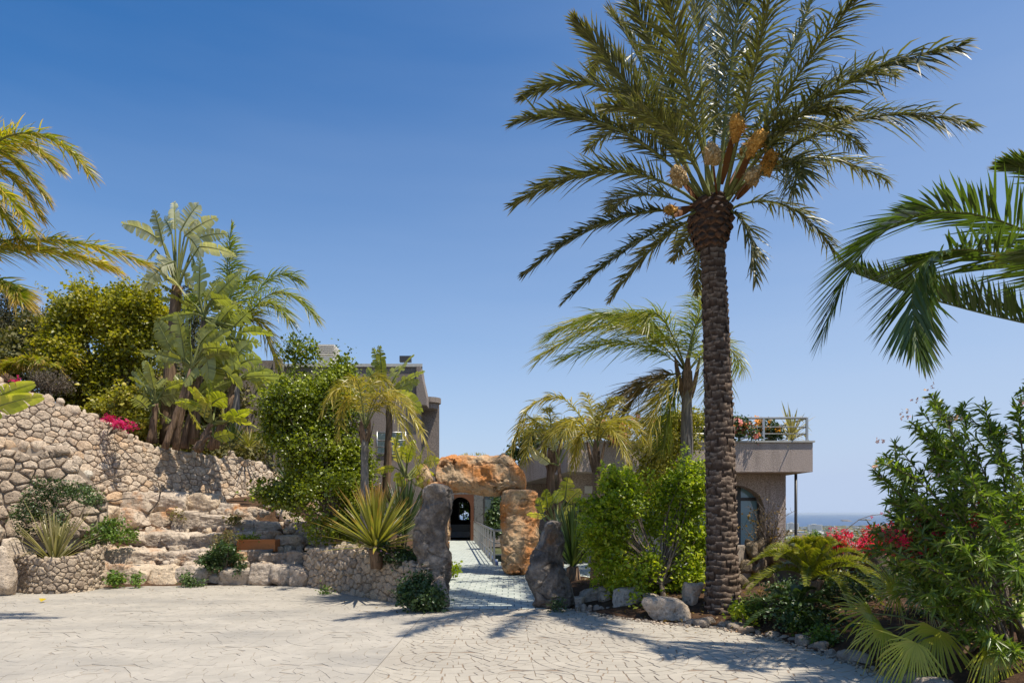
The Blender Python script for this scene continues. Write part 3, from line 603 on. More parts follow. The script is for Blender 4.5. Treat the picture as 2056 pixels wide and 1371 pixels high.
for k in range(1100):
    y = 1800*(5000/1800)**r.random(); px = r.uniform(1450, 2150) if k < 800 else r.uniform(-700, 1450); x = (px-CX)/F*y
    if vn(np.array([[x/220, y/220, 3.]]))[0] < -.25: continue
    s = r.uniform(6, 16)*(1.7 if r.random() < .12 else 1); h = r.uniform(4, 9)*(1.5 if s > 18 else 1); z = lowz(x, y); a = r.uniform(0, PI); R = np.array([[math.cos(a), -math.sin(a), 0], [math.sin(a), math.cos(a), 0], [0, 0, 1.]])
    c = np.array([x, y, z]); box(tw, c-[s, s*.6, 2], c+[s, s*.6, h], R=R, c=c, mat=0); box(tw, c+[-s*1.03, -s*.63, h+.05], c+[s*1.03, s*.63, h+.9], R=R, c=c, mat=1 if r.random() < .45 else 0)
tag(tw.build('distant_town', [twh, trf], smooth=False), 'scattered low white houses of a coastal town far below the hill', 'town', kind='stuff')
V0, F0 = ico(2)
for k in range(5200):
    y = 1500*(5100/1500)**r.random(); px = r.uniform(1450, 2150) if k < 3800 else r.uniform(-700, 1450); x = (px-CX)/F*y
    if vn(np.array([[x/160, y/160, 9.]]))[0] < -.15: continue
    s = r.uniform(4, 13); wd.add(V0*(1+r.normal(0, .12, (42, 1)))*np.array([s*1.5, s*1.2, s*.55])+[x, y, lowz(x, y)+s*.2], F0, r.random())
tag(wd.build('distant_woods', MT['scrub']), 'dark green pine woods scattered between far houses of the coastal plain', 'woods', kind='stuff')
# haze
m = MB(); box(m, (-61000, -60, -125), (61000, 60500, 14)); hz = m.build('haze', [], smooth=False)
t = NT('air_haze'); pv = t.n('ShaderNodeVolumePrincipled'); pv.inputs['Color'].default_value = (.80, .90, 1, 1); pv.inputs['Density'].default_value = HAZE; pv.inputs['Anisotropy'].default_value = .2
t.l(pv.outputs[0], t.out.inputs['Volume']); hz.data.materials.clear(); hz.data.materials.append(t.m); tag(hz, 'thin pale sea haze over the coast', 'haze', kind='stuff')
# ------------------------------------------------------------------ plaza
Redge = [(1.0, 11.35), (1.55, 10.6), (2.15, 9.9), (2.9, 9.55), (3.35, 8.75), (3.62, 7.6), (3.78, 6.4), (3.9, 4.5), (4.0, -3)]
Ledge = [(-1.25, 11.5), (-1.9, 12.0), (-2.55, 12.75), (-3.25, 13.7), (-4.45, 14.85), (-5.9, 15.2), (-7.9, 15.0), (-9.3, 14.5), (-10.2, 13.6), (-12.2, 12.0), (-14, 9), (-15, 4), (-15, -3)]
plz = np.array(Ledge[::-1]+Redge)
def inpoly(P, poly):
    P = np.atleast_2d(P); c = np.zeros(len(P), bool); n = len(poly)
    for i in range(n):
        a = poly[i]; b = poly[(i+1) % n]
        k = ((a[1] > P[:, 1]) != (b[1] > P[:, 1])) & (P[:, 0] < (b[0]-a[0])*(P[:, 1]-a[1])/((b[1]-a[1]) or 1e-9)+a[0]); c ^= k
    return c
def polydist(P, pts):
    P = np.atleast_2d(P); d = np.full(len(P), 1e9)
    for a, b in zip(pts[:-1], pts[1:]):
        a = np.array(a); b = np.array(b); u = b-a; t = np.clip(((P-a)@u)/(u@u), 0, 1); d = np.minimum(d, np.linalg.norm(P-(a+t[:, None]*u), axis=1))
    return d
def slab(name, x0, x1, mat):
    # base sheet under the stamped stones, following the plaza outline
    xs = np.arange(x0, x1+.01, .25 if x1-x0 > 3 else .2); ys = np.arange(-3, 15.6, .3); xs[-1] = x1
    X, Y = np.meshgrid(xs, ys); v = np.stack([X, Y, X*0-.006], -1).reshape(-1, 3); nx = len(xs); a = np.arange(len(ys)-1)[:, None]*nx+np.arange(nx-1)[None]; a = a.ravel()
    f = np.stack([a, a+1, a+nx+1, a+nx], 1); c = v[f].mean(1)[:, :2]; k = inpoly(c, plz) | (polydist(c, [tuple(p) for p in plz]) < .35)
    m = MB(); m.add(v, f[k]); return tag(m.build(name, MT[mat]), kind='structure')
baseL = slab('plaza', -15.2, -1.407, 'jointL'); baseR = slab('plaza', -1.40, 4.4, 'jointR')
def fans(x0, x1, y0, y1, A, ringw, brick, gap, seed, depth, ztol, warp):
    r = np.random.default_rng(seed); out = []
    rows = int((y1-y0)/A)+4; cols = int((x1-x0)/(2*A))+3
    for jr in range(-1, rows):
        for ic in range(-1, cols):
            cx = x0+ic*2*A+(jr % 2)*A; cy = y0+jr*A
            nr = int(A/ringw)
            for k in range(nr):
                ri, ro = k*A/nr+gap*.5, (k+1)*A/nr-gap*.5
                if k == 0: ri = .01
                th = np.linspace(-PI, PI, 361)
                def ok(rr):
                    X = rr*np.sin(th); Y = -rr*np.cos(th)   # th=0 points to -y
                    return (np.hypot(X-A, Y-A) > A) & (np.hypot(X+A, Y-A) > A)
                oi, oo = ok(max(ri, .02)), ok(ro)
                def lim(o, sgn):
                    t = np.arange(0, 181); idx = (180+sgn*t) % 361; b = np.where(~o[idx])[0]; return (math.radians(b[0]) if len(b) else PI)
                ti, to = lim(oi, 1), lim(oo, 1)
                arc = (ti+to)*(ri+ro)/2; nb = max(1, int(round(arc/brick))); g = gap/max((ri+ro)/2, .03); e = np.linspace(-1, 1, nb+1); e[1:-1] += r.normal(0, .18, nb-1)*(2/nb)
                e += 0
                for q in range(nb):
                    a0, a1 = e[q], e[q+1]
                    qa = [(ri, a0*ti+g*.5), (ri, a1*ti-g*.5), (ro, a1*to-g*.5), (ro, a0*to+g*.5)]
                    am = (a0+a1)/2; mid = [(ro, am*to)]; pts = [qa[0], qa[1], qa[2], mid[0], qa[3]]
                    out.append(np.array([(cx+rr*math.sin(t_), cy-rr*math.cos(t_)) for rr, t_ in pts]))
                if to < PI*.98:   # narrow stem between the two neighbouring fans
                    def lim2(o):
                        idx = [(k2) % 361 for k2 in range(0, 181)]; b = np.where(~o[idx])[0]; return (math.radians(b[0]) if len(b) else 0)
                    si, so = (lim2(oi) if ti < PI*.98 else .004), lim2(oo)
                    if si > .02 or so > .02:
                        for sg in (-1, 1):
                            pts = [(ri, PI), (ri, PI+sg*max(si-g*.5, .005)), (ro, PI+sg*max(so-g*.5, .003)), (ro, PI+sg*max(so-g*.5, .003)*.5), (ro, PI)]
                            if sg < 0: pts = pts[::-1]
                            out.append(np.array([(cx+rr*math.sin(t_), cy-rr*math.cos(t_)) for rr, t_ in pts]))
    P = np.array(out)
    sh = warp*np.stack([vn(np.stack([P[..., 0]*.8, P[..., 1]*.8, P[..., 0]*0+s], -1)) for s in (1., 7.)], -1); P = P+sh
    # small separate jitter per stone
    P = P+r.normal(0, .003, (len(P), 1, 2))
    return P
def lay(P, base, mat, name, seed, z=0., th_=.02, tz=.0012, inset=.004, keep=None, npart=300, stuffname='far_paving'):
    r = np.random.default_rng(seed); c = P.mean(1); ok = inpoly(c, plz) if keep is None else keep(c); P = P[ok]; c = c[ok]
    dist = np.abs(np.hypot(c[:, 0]*.6, c[:, 1])); vis = (c[:, 1] > 6.2) & (np.abs(c[:, 0]/c[:, 1]) < .78); o = np.argsort(np.where(vis, dist, dist+50)); P = P[o]; c = c[o]
    n, k = P.shape[:2]; zz = (z(c[:, 1]) if callable(z) else np.full(n, z))+r.normal(0, tz, n); ti = r.beta(2, 2, n)
    In = c[:, None]+(P-c[:, None])*(1-inset/np.maximum(np.linalg.norm(P-c[:, None], axis=2, keepdims=True), .01))
    tilt = r.normal(0, .006, (n, 1, 2)); dz = ((In-c[:, None])*tilt).sum(2)
    V = np.concatenate([np.concatenate([P, np.broadcast_to((zz-th_)[:, None, None], (n, k, 1))], 2), np.concatenate([In, (zz[:, None]+dz)[..., None]], 2), np.concatenate([c, zz[:, None]], 1)[:, None]], 1)
    i = np.arange(k); j = (i+1) % k; f4 = np.stack([i, j, j+k, i+k], 1); f3 = np.stack([i+k, j+k, i*0+2*k], 1)
    for q in range(min(npart, n)):
        m = MB(); m.add(V[q], [f4, f3], ti[q]); m.build(name, mat, base, smooth=False)
    if n > npart:
        o = (np.arange(npart, n)-npart)[:, None, None]*(2*k+1); m = MB(); m.add(V[npart:].reshape(-1, 3), [(o+f4).reshape(-1, 4), (o+f3).reshape(-1, 3)], np.repeat(ti[npart:], 2*k+1))
        tag(m.build(stuffname, mat, base, smooth=False), kind='stuff')
PR = fans(-1.6, 4.6, 3, 13, .92, .125, .17, .007, 1, 0, 0, .05); PR[..., 0] = np.where((PR[..., 0] < -1.395) & (PR.mean(1)[:, None, 0] > -1.37), -1.395, PR[..., 0])
lay(PR, baseR, MT['paveR'], 'paving_stone', 2, keep=lambda c: inpoly(c, plz) & (c[:, 0] > -1.37), tz=.001, stuffname='distant_paving_stones')
PL = fans(-14, -1.2, 3, 16, .98, .13, .19, .003, 4, 0, 0, .05); PL[..., 0] = np.where((PL[..., 0] > -1.412) & (PL.mean(1)[:, None, 0] < -1.44), -1.412, PL[..., 0])
lay(PL, baseL, MT['paveL'], 'paving_stone', 5, keep=lambda c: inpoly(c, plz) & (c[:, 0] < -1.44), tz=.0006, th_=.008, inset=.002, stuffname='distant_paving_stones')
m = MB(); box(m, (-1.4, -3, -.02), (-1.25, 11.3, -.003)); m.build('seam_border', MT['paveR'], baseR, smooth=False)
m = MB(); box(m, (-1.5, -3, -.02), (-1.409, 11.3, -.003)); m.build('seam_border', MT['paveL'], baseL, smooth=False)
# path of tiles
path_poly = np.array([(-1.5, 11.42), (.95, 11.42), (1.1, 14.1), (5.2, 14.1), (5.2, 19.9), (-.35, 19.3), (-1.82, 34.1), (-3.6, 34.1), (-2.6, 19)])
xs = np.arange(-3.6, 5.2, .25); ys = np.concatenate([[11.33], np.arange(11.5, 34.2, .25)]); X, Y = np.meshgrid(xs, ys); v = np.stack([X, Y, rampz(Y)-.008], -1).reshape(-1, 3); nx = len(xs); a = (np.arange(len(ys)-1)[:, None]*nx+np.arange(nx-1)[None]).ravel(); f = np.stack([a, a+1, a+nx+1, a+nx], 1)
m = MB(); m.add(v, f[inpoly(v[f].mean(1)[:, :2], path_poly)]); pth = tag(m.build('path', MT['tilejoint']), kind='structure')
TL = []
for q, y in enumerate(np.arange(11.45, 34, .235)):
    for x in np.arange(-3.6, 5.2, .235):
        g = .006; s = .235; x_ = x+(q % 2)*.1175
        TL.append([(x_+g, y+g), (x_+s-g, y+g), (x_+s-g, y+s-g), (x_+s/2, y+s-g-.03), (x_+g, y+s-g)] if False else [(x_+g, y+g), (x_+s-g, y+g), (x_+s-g, y+s-g), (x_+g, y+s-g)])
lay(np.array(TL), pth, MT['tile'], 'tile', 8, z=rampz, th_=.008, tz=.0008, keep=lambda c: inpoly(c, path_poly), stuffname='far_tiles')
# garden beds
def bed(name, x0, x1, y0, y1, zf, mask, st=.12):
    xs = np.arange(x0, x1, st); ys = np.arange(y0, y1, st); X, Y = np.meshgrid(xs, ys); P = np.stack([X, Y], -1).reshape(-1, 2); z = zf(P); z = z+.03*fbm(np.concatenate([P*2.2, P[:, :1]*0], 1), 4)
    v = np.concatenate([P, z[:, None]], 1); nx = len(xs); a = (np.arange(len(ys)-1)[:, None]*nx+np.arange(nx-1)[None]).ravel(); f = np.stack([a, a+1, a+nx+1, a+nx], 1); k = mask(v[f].mean(1)[:, :2])
    m = MB(); m.add(v, f[k]); return tag(m.build(name, MT['soil']), kind='structure')
bed('garden_soil', .75, 12, -3, 24, lambda P: .015+.27*smooth01(polydist(P, Redge)/1.3)+.0*P[:, 0], lambda c: ~inpoly(c, plz) & ~inpoly(c, np.array([(.5, 11.3), (1.0, 11.3), (1.1, 14.1), (5.2, 14.1), (5.2, 24.5), (.5, 24.5)])) & (c[:, 0] < 10.5))
def lsoil(P):
    d = polydist(P, Ledge); px = P[:, 0]/np.maximum(P[:, 1], 1)*F+CX
    h = np.interp(d, [0, .6, 1.2, 1.6, 2.1, 2.7, 3.2, 6], [-.02, .2, .38, .6, .9, 1.35, 1.75, 2.2]); k = np.interp(px, [560, 650, 760, 840], [1, .75, .45, .3]); return h*k
wall1 = [(-300, 11.5), (-150, 13.2), (0, 15.6), (150, 16.6), (300, 17.8), (420, 19.2), (540, 21), (600, 23), (700, 27)]
bed('garden_soil', -17, -1.2, 3, 24, lsoil, lambda c: ~inpoly(c, plz) & ~inpoly(c, path_poly) & (c[:, 1] < np.interp(c[:, 0]/np.maximum(c[:, 1], 1)*F+CX, [p[0] for p in wall1]+[800], [p[1]+.1 for p in wall1]+[24])))
# retaining walls on the left
TOP1 = [(-300, 640), (-150, 690), (0, 752), (60, 788), (120, 802), (200, 832), (250, 862), (300, 890), (340, 902), (400, 912), (500, 922), (540, 934), (600, 968), (700, 1010)]
tW, w1 = stone_wall('retaining_wall', 'tall curved retaining wall of irregular tan limestone sweeping down from the left', wall1, TOP1,
    [(-300, 1000), (0, 930), (200, 985), (330, 1005), (480, 1015), (560, 1040), (700, 1080)], lambda px, v: (.045, .135) if px < 430 else (.045, .115), 'wallstone', 21, capr=(.07, .13), lean=.2, tries=20000, hk=.20, gap=.007)
stone_wall('retaining_wall', 'lower band of grey rubble wall under the tall curved wall at the far left', [(-250, 12.6), (-60, 14.3), (60, 14.9), (150, 15.3), (215, 15.6)], [(-250, 880), (0, 893), (100, 897), (135, 915), (165, 945), (190, 975), (215, 1005)],
    [(-250, 1060), (0, 1065), (215, 1040)], lambda px, v: (.08, .18), 'wallstone', 22, capr=(.09, .15), lean=.08, tries=3000, hk=.3, tintb=(0, .6))
stone_wall('planter_wall', 'low curved planter of small stacked stones around the striped flax', [(18, 14.1), (60, 13.6), (110, 13.55), (150, 13.75), (185, 14.2), (208, 14.75)], [(18, 1108), (60, 1120), (110, 1128), (160, 1118), (208, 1098)],
    [(18, 1195), (100, 1190), (160, 1184), (208, 1180)], lambda px, v: (.045, .085), 'roundstone', 23, capr=(.05, .08), lean=.02, thick=.22, tries=6000, hk=.3, gap=.008)
stone_wall('planter_wall', 'bulging waist high wall of rounded rubble beside the dark standing stone', [(606, 15.1), (660, 14.2), (700, 13.55), (750, 12.75), (800, 12.1), (850, 11.6)], [(606, 1108), (640, 1104), (690, 1100), (720, 1110), (750, 1128), (800, 1132), (850, 1138)],
    [(606, 1180), (660, 1186), (700, 1193), (750, 1208), (800, 1222), (850, 1232)], lambda px, v: (.05, .105), 'roundstone', 24, capr=(.05, .09), lean=.12, thick=.45, tries=12000, hk=.3, gap=.008)
stone_wall('stair_wall', 'rough sloping wall descending beside the garden stairs behind the terraces', [(515, 18.4), (580, 17.6), (640, 16.8), (668, 16.4)], [(515, 1018), (550, 1026), (590, 1052), (630, 1078), (668, 1098)],
    [(515, 1100), (668, 1125)], lambda px, v: (.08, .16), 'wallstone', 25, capr=(.08, .13), lean=.15, thick=.4, tries=3500, hk=.3)
# stairs beyond that wall
st = Thing('garden_stairs', 'pale stone garden stairs climbing behind the sloping rough wall', 'stairs', W(650, 1075, 18.5))
for k in range(7):
    p = W(668-k*13, 1098-k*15, 17.6+k*.5); m = MB(); box(m, p-[.9, .25, .16], p+[.9, .3, 0]); v = m.v[0]; v += rng.normal(0, .015, v.shape); st.part(m, 'step', MT['boulder'], False)
# terraces of boulders (each row one thing, each boulder a part)
def row(label, pts, seed, mat='boulder', cov=1.0):
    """pts: px centre, py top, py bottom, width px, distance"""
    p0 = W(pts[len(pts)//2][0], pts[len(pts)//2][2], pts[len(pts)//2][4]); th = Thing('boulder_row', label, 'stone terrace', p0)
    for k, (px, pt, pb, wp, d, *mm) in enumerate(pts):
        a = W(px, pt, d); b = W(px, pb, d); h = a[2]-b[2]; m = MB(); c = (a+b)/2
        boulder(m, c+[0, .15, -h*.04], (wp/F*d*1.42, max(.6, wp/F*d*.85), h*1.16), seed*50+k, sub=5, tint=rng.uniform(.2, 1), noise=.08, p=16, rot=rng.normal(0, .1), planes=8, blocky=.8); th.part(m, 'boulder', MT[(mm[0] if mm else mat)])
    return th
row('lowest row of long pale boulders edging the plaza below the terraces', [(183, 1128, 1180, 46, 14.75), (222, 1134, 1178, 36, 15.0), (268, 1132, 1177, 58, 15.15), (325, 1134, 1176, 62, 15.3), (385, 1136, 1176, 62, 15.35), (430, 1150, 1176, 40, 15.4), (478, 1138, 1174, 58, 15.3, 'boulder_grey'), (522, 1132, 1173, 50, 15.25, 'boulder_grey'), (568, 1134, 1174, 52, 15.15, 'boulder_grey'), (602, 1138, 1178, 30, 15.0, 'boulder_grey')], 1)
row('second row of boulders behind the lowest one, under the terracotta trough', [(185, 1088, 1130, 50, 15.9), (228, 1100, 1136, 50, 15.8), (282, 1102, 1136, 60, 15.9), (340, 1106, 1136, 40, 15.9), (385, 1102, 1138, 66, 15.95), (440, 1108, 1140, 50, 15.9), (480, 1108, 1136, 30, 15.8, 'orange_rock'), (512, 1104, 1134, 46, 15.9, 'boulder_grey'), (560, 1108, 1136, 52, 15.8, 'boulder_grey'), (598, 1106, 1138, 34, 15.7, 'boulder_grey')], 2)
row('third row of boulders with a flat ledge level with the terracotta trough', [(250, 1066, 1104, 60, 16.7), (305, 1066, 1104, 54, 16.8), (360, 1068, 1104, 58, 16.8), (412, 1070, 1106, 66, 16.8), (470, 1068, 1096, 52, 16.9), (525, 1066, 1098, 60, 16.9), (576, 1074, 1100, 46, 16.8), (200, 1060, 1096, 56, 16.5)], 3)
row('fourth row of large rounded boulders across the middle of the terraces', [(190, 1010, 1062, 50, 16.6), (240, 1020, 1064, 74, 17.1), (312, 1028, 1066, 60, 17.4), (378, 1026, 1066, 48, 17.4), (430, 1032, 1066, 60, 17.5), (482, 1044, 1068, 54, 17.5), (530, 1046, 1070, 50, 17.5), (350, 1018, 1040, 26, 17.5)], 4)
row('highest row of biggest boulders at the foot of the tall curved wall', [(270, 988, 1026, 50, 17.4), (340, 988, 1028, 60, 17.7), (405, 990, 1032, 56, 17.9), (450, 1008, 1040, 34, 18), (300, 998, 1030, 30, 17.6), (490, 1018, 1044, 44, 18), (168, 985, 1016, 40, 16.4)], 5)
for k, (px, pt, pb, wp, d, lb) in enumerate([(6, 1100, 1196, 50, 13.3, 'pale rounded boulder at the far left edge of the plaza'), (24, 1082, 1150, 52, 14.0, 'tan boulder left of the low planter wall'), (-20, 1040, 1110, 60, 14.3, 'boulder half outside the view left of the planter'), (181, 1120, 1180, 40, 14.6, 'tan block closing the right end of the low planter')]):
    a = W(px, pt, d); b = W(px, pb, d); m = MB(); boulder(m, b+[0, 0, (a[2]-b[2])/2], (wp/F*d, wp/F*d, (a[2]-b[2])*1.06), 300+k, tint=.6); solo(m, 'boulder', MT['boulder'], b, lb, 'boulder')
# infill ledge stones between terraces
m = MB()
for k in range(120):
    px = rng.uniform(190, 610); q = rng.integers(0, 4); py, d = [(1132, 15.65), (1104, 16.45), (1066, 17.15), (1030, 17.7)][q]; c = W(px, py, d); boulder(m, c, rng.uniform(.1, .26, 3), k, sub=2, tint=rng.random())
tag(m.build('rubble', MT['boulder']), 'small filler rubble packed between the terrace boulders', 'rubble', kind='stuff')
# hillside behind the tall wall
i0 = 0; px = w1['px']; rows = np.array([0, .5, 1.5, 3, 5, 8, 12, 18, 26, 40]); sl = np.interp(px, [-300, 0, 300, 500, 700], [.22, .28, .22, .10, 0])
V = []; N1 = len(px)
for s_ in rows:
    z = w1['TZ']-.14+sl*s_-np.maximum(0, s_-26)*.3; off = .25+.2*(w1['TZ']-w1['BZ'])+s_; V.append(np.stack([w1['X']-w1['NX']*off, w1['Y']-w1['NY']*off*.9, z], 1))
V = np.concatenate(V); i = np.arange(N1-1); f = np.concatenate([np.stack([k*N1+i, k*N1+i+1, (k+1)*N1+i+1, (k+1)*N1+i], 1) for k in range(len(rows)-1)])
m = MB(); V[:, 2] += .1*fbm(V*.7, 3); m.add(V, f); tag(m.build('hillside', MT['soil']), kind='structure')
# ------------------------------------------------------------------ megaliths
X3, Y3, Z3 = np.eye(3)
def mega(name, label, cat, rows, d, mat, depth, seed, **k):
    """rows: py, px left, px right (top to bottom)"""
    zs = []; 
    for py, a, b in rows:
        A = W(a, py, d); B = W(b, py, d); zs.append((A[2], (A[0]+B[0])/2, d+depth/2, (B[0]-A[0])/2, depth/2))
    st_ = np.array(zs); m = MB(); loft_rock(m, st_[::-1], X3, Y3, Z3, seed=seed, **k)
    return solo(m, name, MT[mat], (st_[-1, 1], d+depth/2, st_[-1, 0]), label, cat)
mega('standing_stone', 'tall dark weathered standing stone left of the gateway path', 'standing stone', [(968, 858, 884), (985, 846, 898), (1010, 842, 902), (1060, 836, 903), (1105, 828, 905), (1140, 834, 907), (1165, 846, 904), (1190, 856, 900), (1215, 850, 905)], 11.7, 'dark_rock', .55, 3, amp=.085, pit=.05, ridge=.3, power=2.5)
mega('standing_stone', 'pointed dark standing stone right of the gateway path', 'standing stone', [(1044, 1102, 1116), (1062, 1093, 1126), (1090, 1084, 1133), (1120, 1070, 1135), (1150, 1062, 1137), (1180, 1061, 1142), (1205, 1068, 1147), (1226, 1066, 1149)], 11.4, 'dark_rock', .5, 5, amp=.08, pit=.04, ridge=.35, power=2.3)
mega('gate_upright', 'orange limestone upright carrying the right end of the lintel', 'standing stone', [(980, 1014, 1068), (992, 1010, 1078), (1020, 1004, 1081), (1055, 1005, 1082), (1090, 1008, 1078), (1120, 1008, 1072), (1145, 1012, 1062), (1156, 1018, 1058)], 16.4, 'orange_rock', .8, 8, amp=.07, pit=.13, ridge=.5, pf=3.6, power=3.4)
mega('gate_upright', 'orange limestone upright hidden behind the tall dark standing stone', 'standing stone', [(970, 852, 892), (990, 842, 898), (1040, 842, 900), (1100, 840, 899), (1156, 842, 898)], 16.4, 'orange_rock', .8, 13, amp=.045, pit=.06, power=3)
for px, py, wp, hp, sd, lb in ((854, 956, 38, 46, 91, 'small orange rock perched on the left end of the gateway'), (868, 984, 44, 40, 92, 'orange rock wedged under the small perched rock, left of the lintel')):
    c = W(px, py, 16.6); m = MB(); boulder(m, c, (wp/F*16.6*1.05, .5, hp/F*16.6*1.05), sd, sub=5, tint=.6, p=14); solo(m, 'perched_rock', MT['orange_rock'], c, lb, 'rock')
# lintel: lofted along x
d = 16.55; R_ = []
for px, pt, pb in ((872, 945, 972), (880, 920, 980), (900, 914, 985), (940, 912, 988), (975, 912, 989), (1010, 911, 987), (1030, 925, 984), (1048, 945, 982), (1058, 962, 978)):
    A = W(px, pt, d); B = W(px, pb, d); R_.append((A[0], d+.45, (A[2]+B[2])/2, .5, (A[2]-B[2])/2))
m = MB(); loft_rock(m, R_, Y3, Z3, X3, na=150, nl=170, amp=.07, pit=.34, pf=2.3, fr=1.6, seed=6, power=3.8, ridge=.6)
solo(m, 'lintel', MT['orange_rock'], W(965, 988, d)+[0, .4, 0], 'massive pitted orange boulder lying across the gateway uprights', 'lintel stone')
for k in range(2):
    th = Thing('grass_tuft', ['dry grass tuft growing on the left of the lintel top', 'dry grass tuft growing on the middle of the lintel top'][k], 'grass', W([935, 962][k], 912, d+.4))
    m = MB()
    for q in range(30): a = rng.uniform(0, 2*PI); blade(m, th.org+[rng.normal(0, .06), rng.normal(0, .06), -.03], (math.cos(a)*.5, math.sin(a)*.5, 1), rng.uniform(.06, .16), .006, .3)
    th.part(m, 'blades', MT['climber'])
# boulders along the right of the path
for k, (px, pt, pb, wp, d, mt, lb, ar) in enumerate([(1192, 1180, 1216, 72, 11.6, 'boulder_grey', 'flat grey rock beside the pointed standing stone', .6), (1223, 1178, 1212, 50, 11.5, 'boulder_grey', 'squat grey rock above the small gap stones', .7),
    (1268, 1180, 1238, 66, 10.9, 'boulder_grey', 'upright brown boulder between the flat rock and the big rounded boulder', .9), (1356, 1202, 1257, 122, 10.0, 'boulder', 'big smooth rounded boulder at the plaza edge before the green shrub', .7), (1388, 1168, 1232, 66, 10.5, 'boulder', 'tan pitted boulder beside the date palm trunk', .8),
    (1428, 1238, 1262, 40, 9.75, 'boulder_grey', 'small low rock right of the big rounded boulder', .9), (1164, 1196, 1222, 26, 11.3, 'boulder_grey', 'small rock against the foot of the pointed standing stone', 1), (1310, 1190, 1215, 50, 11.0, 'boulder_grey', 'half buried rock under the green shrub', .8)]):
    a = W(px, pt, d); b = W(px, pb, d); m = MB(); h = a[2]-b[2]; boulder(m, b+[0, wp/F*d*ar/2, h*.40], (wp/F*d, wp/F*d*ar, h*1.1), 400+k*3, sub=5, tint=rng.uniform(.4, .9), noise=.07, p=11); solo(m, 'boulder', MT[mt], b, lb, 'boulder')
gs = Thing('gap_stones', 'row of fist sized stones under the flat grey rocks', 'stones', W(1190, 1220, 11.2))
for k, px in enumerate(range(1160, 1262, 12)):
    m = MB(); b = W(px, 1226+k*.8, 11.15); boulder(m, b+[0, 0, .05], rng.uniform(.09, .15, 3), 500+k, sub=3, tint=rng.uniform(0, .5)); gs.part(m, 'stone', MT['boulder_grey'])
dr = Thing('floor_drain', 'dark iron drain grate at the plaza edge under the grey rocks', 'drain', G(1222, 1234))
for k in range(5):
    m = MB(); p = G(1208+k*8, 1236)+[0, 0, .012]; box(m, p-[.015, .06, .01], p+[.015, .06, .01]); dr.part(m, 'bar', MT['darksteel'], False)
m = MB(); p = W(880, 1186, 11.45); boulder(m, p, (.42, .4, .52), 611, sub=5, tint=.4); solo(m, 'boulder', MT['boulder_grey'], W(878, 1190, 11.5), 'light grey block propping the foot of the tall dark standing stone', 'boulder')
# edging rocks along the right bed
E = np.array(Redge[2:8]); acc = np.concatenate([[0], np.cumsum(np.hypot(*np.diff(E, axis=0).T))]); s = .3; k = 0
ed = Thing('bed_edging', 'line of small half buried rocks edging the right flower bed', 'edging', (3.3, 8.8, 0))
while s < acc[-1]:
    x, y = np.interp(s, acc, E[:, 0]), np.interp(s, acc, E[:, 1]); z = rng.uniform(.12, .34); m = MB(); boulder(m, (x+.08+rng.normal(0, .04), y+.06, .02), (z*1.3, z, z*.6), 700+k, sub=3, tint=rng.random(), rot=rng.uniform(0, 3)); ed.part(m, 'rock', MT['boulder_grey']); s += z*rng.uniform(.9, 1.5); k += 1
# rough honeycomb wall behind the cycads
rw = Thing('rough_wall', 'low pitted honeycomb limestone wall behind the cycad', 'wall', W(1600, 1170, 12.8))
for k in range(150):
    px = rng.uniform(1478, 1860); d = np.interp(px, [1480, 1540, 1860], [11.9, 12.8, 11.6])+rng.normal(0, .06); py = rng.uniform(1092, 1215); m = MB(); s_ = rng.uniform(.2, .42); boulder(m, W(px, py, d), (s_*1.2, s_*.8, s_), 800+k, sub=3, tint=rng.random(), noise=.16, rot=rng.uniform(0, 3)); rw.part(m, 'stone', MT['rough_rock'])
m = MB(); a = [W(px, 1096, d+.15) for px, d in ((1478, 11.9), (1540, 12.8), (1860, 11.6))]; b = [W(px, 1230, d+.15) for px, d in ((1478, 11.9), (1540, 12.8), (1860, 11.6))]
m.add(a+b, np.array([[0, 1, 4, 3], [1, 2, 5, 4]])); c_ = [x+[0, .5, 0] for x in a]; m.add(a+c_, np.array([[0, 3, 4, 1], [1, 4, 5, 2]])); m.add(c_+[x+[0, .5, 0] for x in b], np.array([[0, 3, 4, 1], [1, 4, 5, 2]])); rw.part(m, 'backing', MT['mortar'], False)
# ------------------------------------------------------------------ houses
def arch_wall(mb, x0, x1, z0, z1, y, th, ax0, ax1, az, mat=0, n=18, spring=None):
    """wall in the xz plane with an arched opening from z0 to az"""
    xs = np.linspace(ax0, ax1, n); c = (ax0+ax1)/2; hw = (ax1-ax0)/2; sp = az-hw if spring is None else spring; zz = sp+(az-sp)*np.sqrt(np.maximum(0, 1-((xs-c)/hw)**2))
    box(mb, (x0, y, z0), (ax0, y+th, z1), mat=mat); box(mb, (ax1, y, z0), (x1, y+th, z1), mat=mat)
    for yy in (y, y+th):
        V = np.concatenate([np.stack([xs, xs*0+yy, zz], 1), np.stack([xs, xs*0+yy, xs*0+z1], 1)]); i = np.arange(n-1); mb.add(V, np.stack([i, i+1, i+n+1, i+n], 1), mat=mat)
    V = np.concatenate([np.stack([xs, xs*0+y, zz], 1), np.stack([xs, xs*0+y+th, zz], 1)]); i = np.arange(n-1); mb.add(V, np.stack([i, i+n, i+n+1, i+1], 1), mat=mat)
    mb.add([(ax0, y, z1), (ax1, y, z1), (ax1, y+th, z1), (ax0, y+th, z1)], np.array([[0, 1, 2, 3]]), mat=mat)
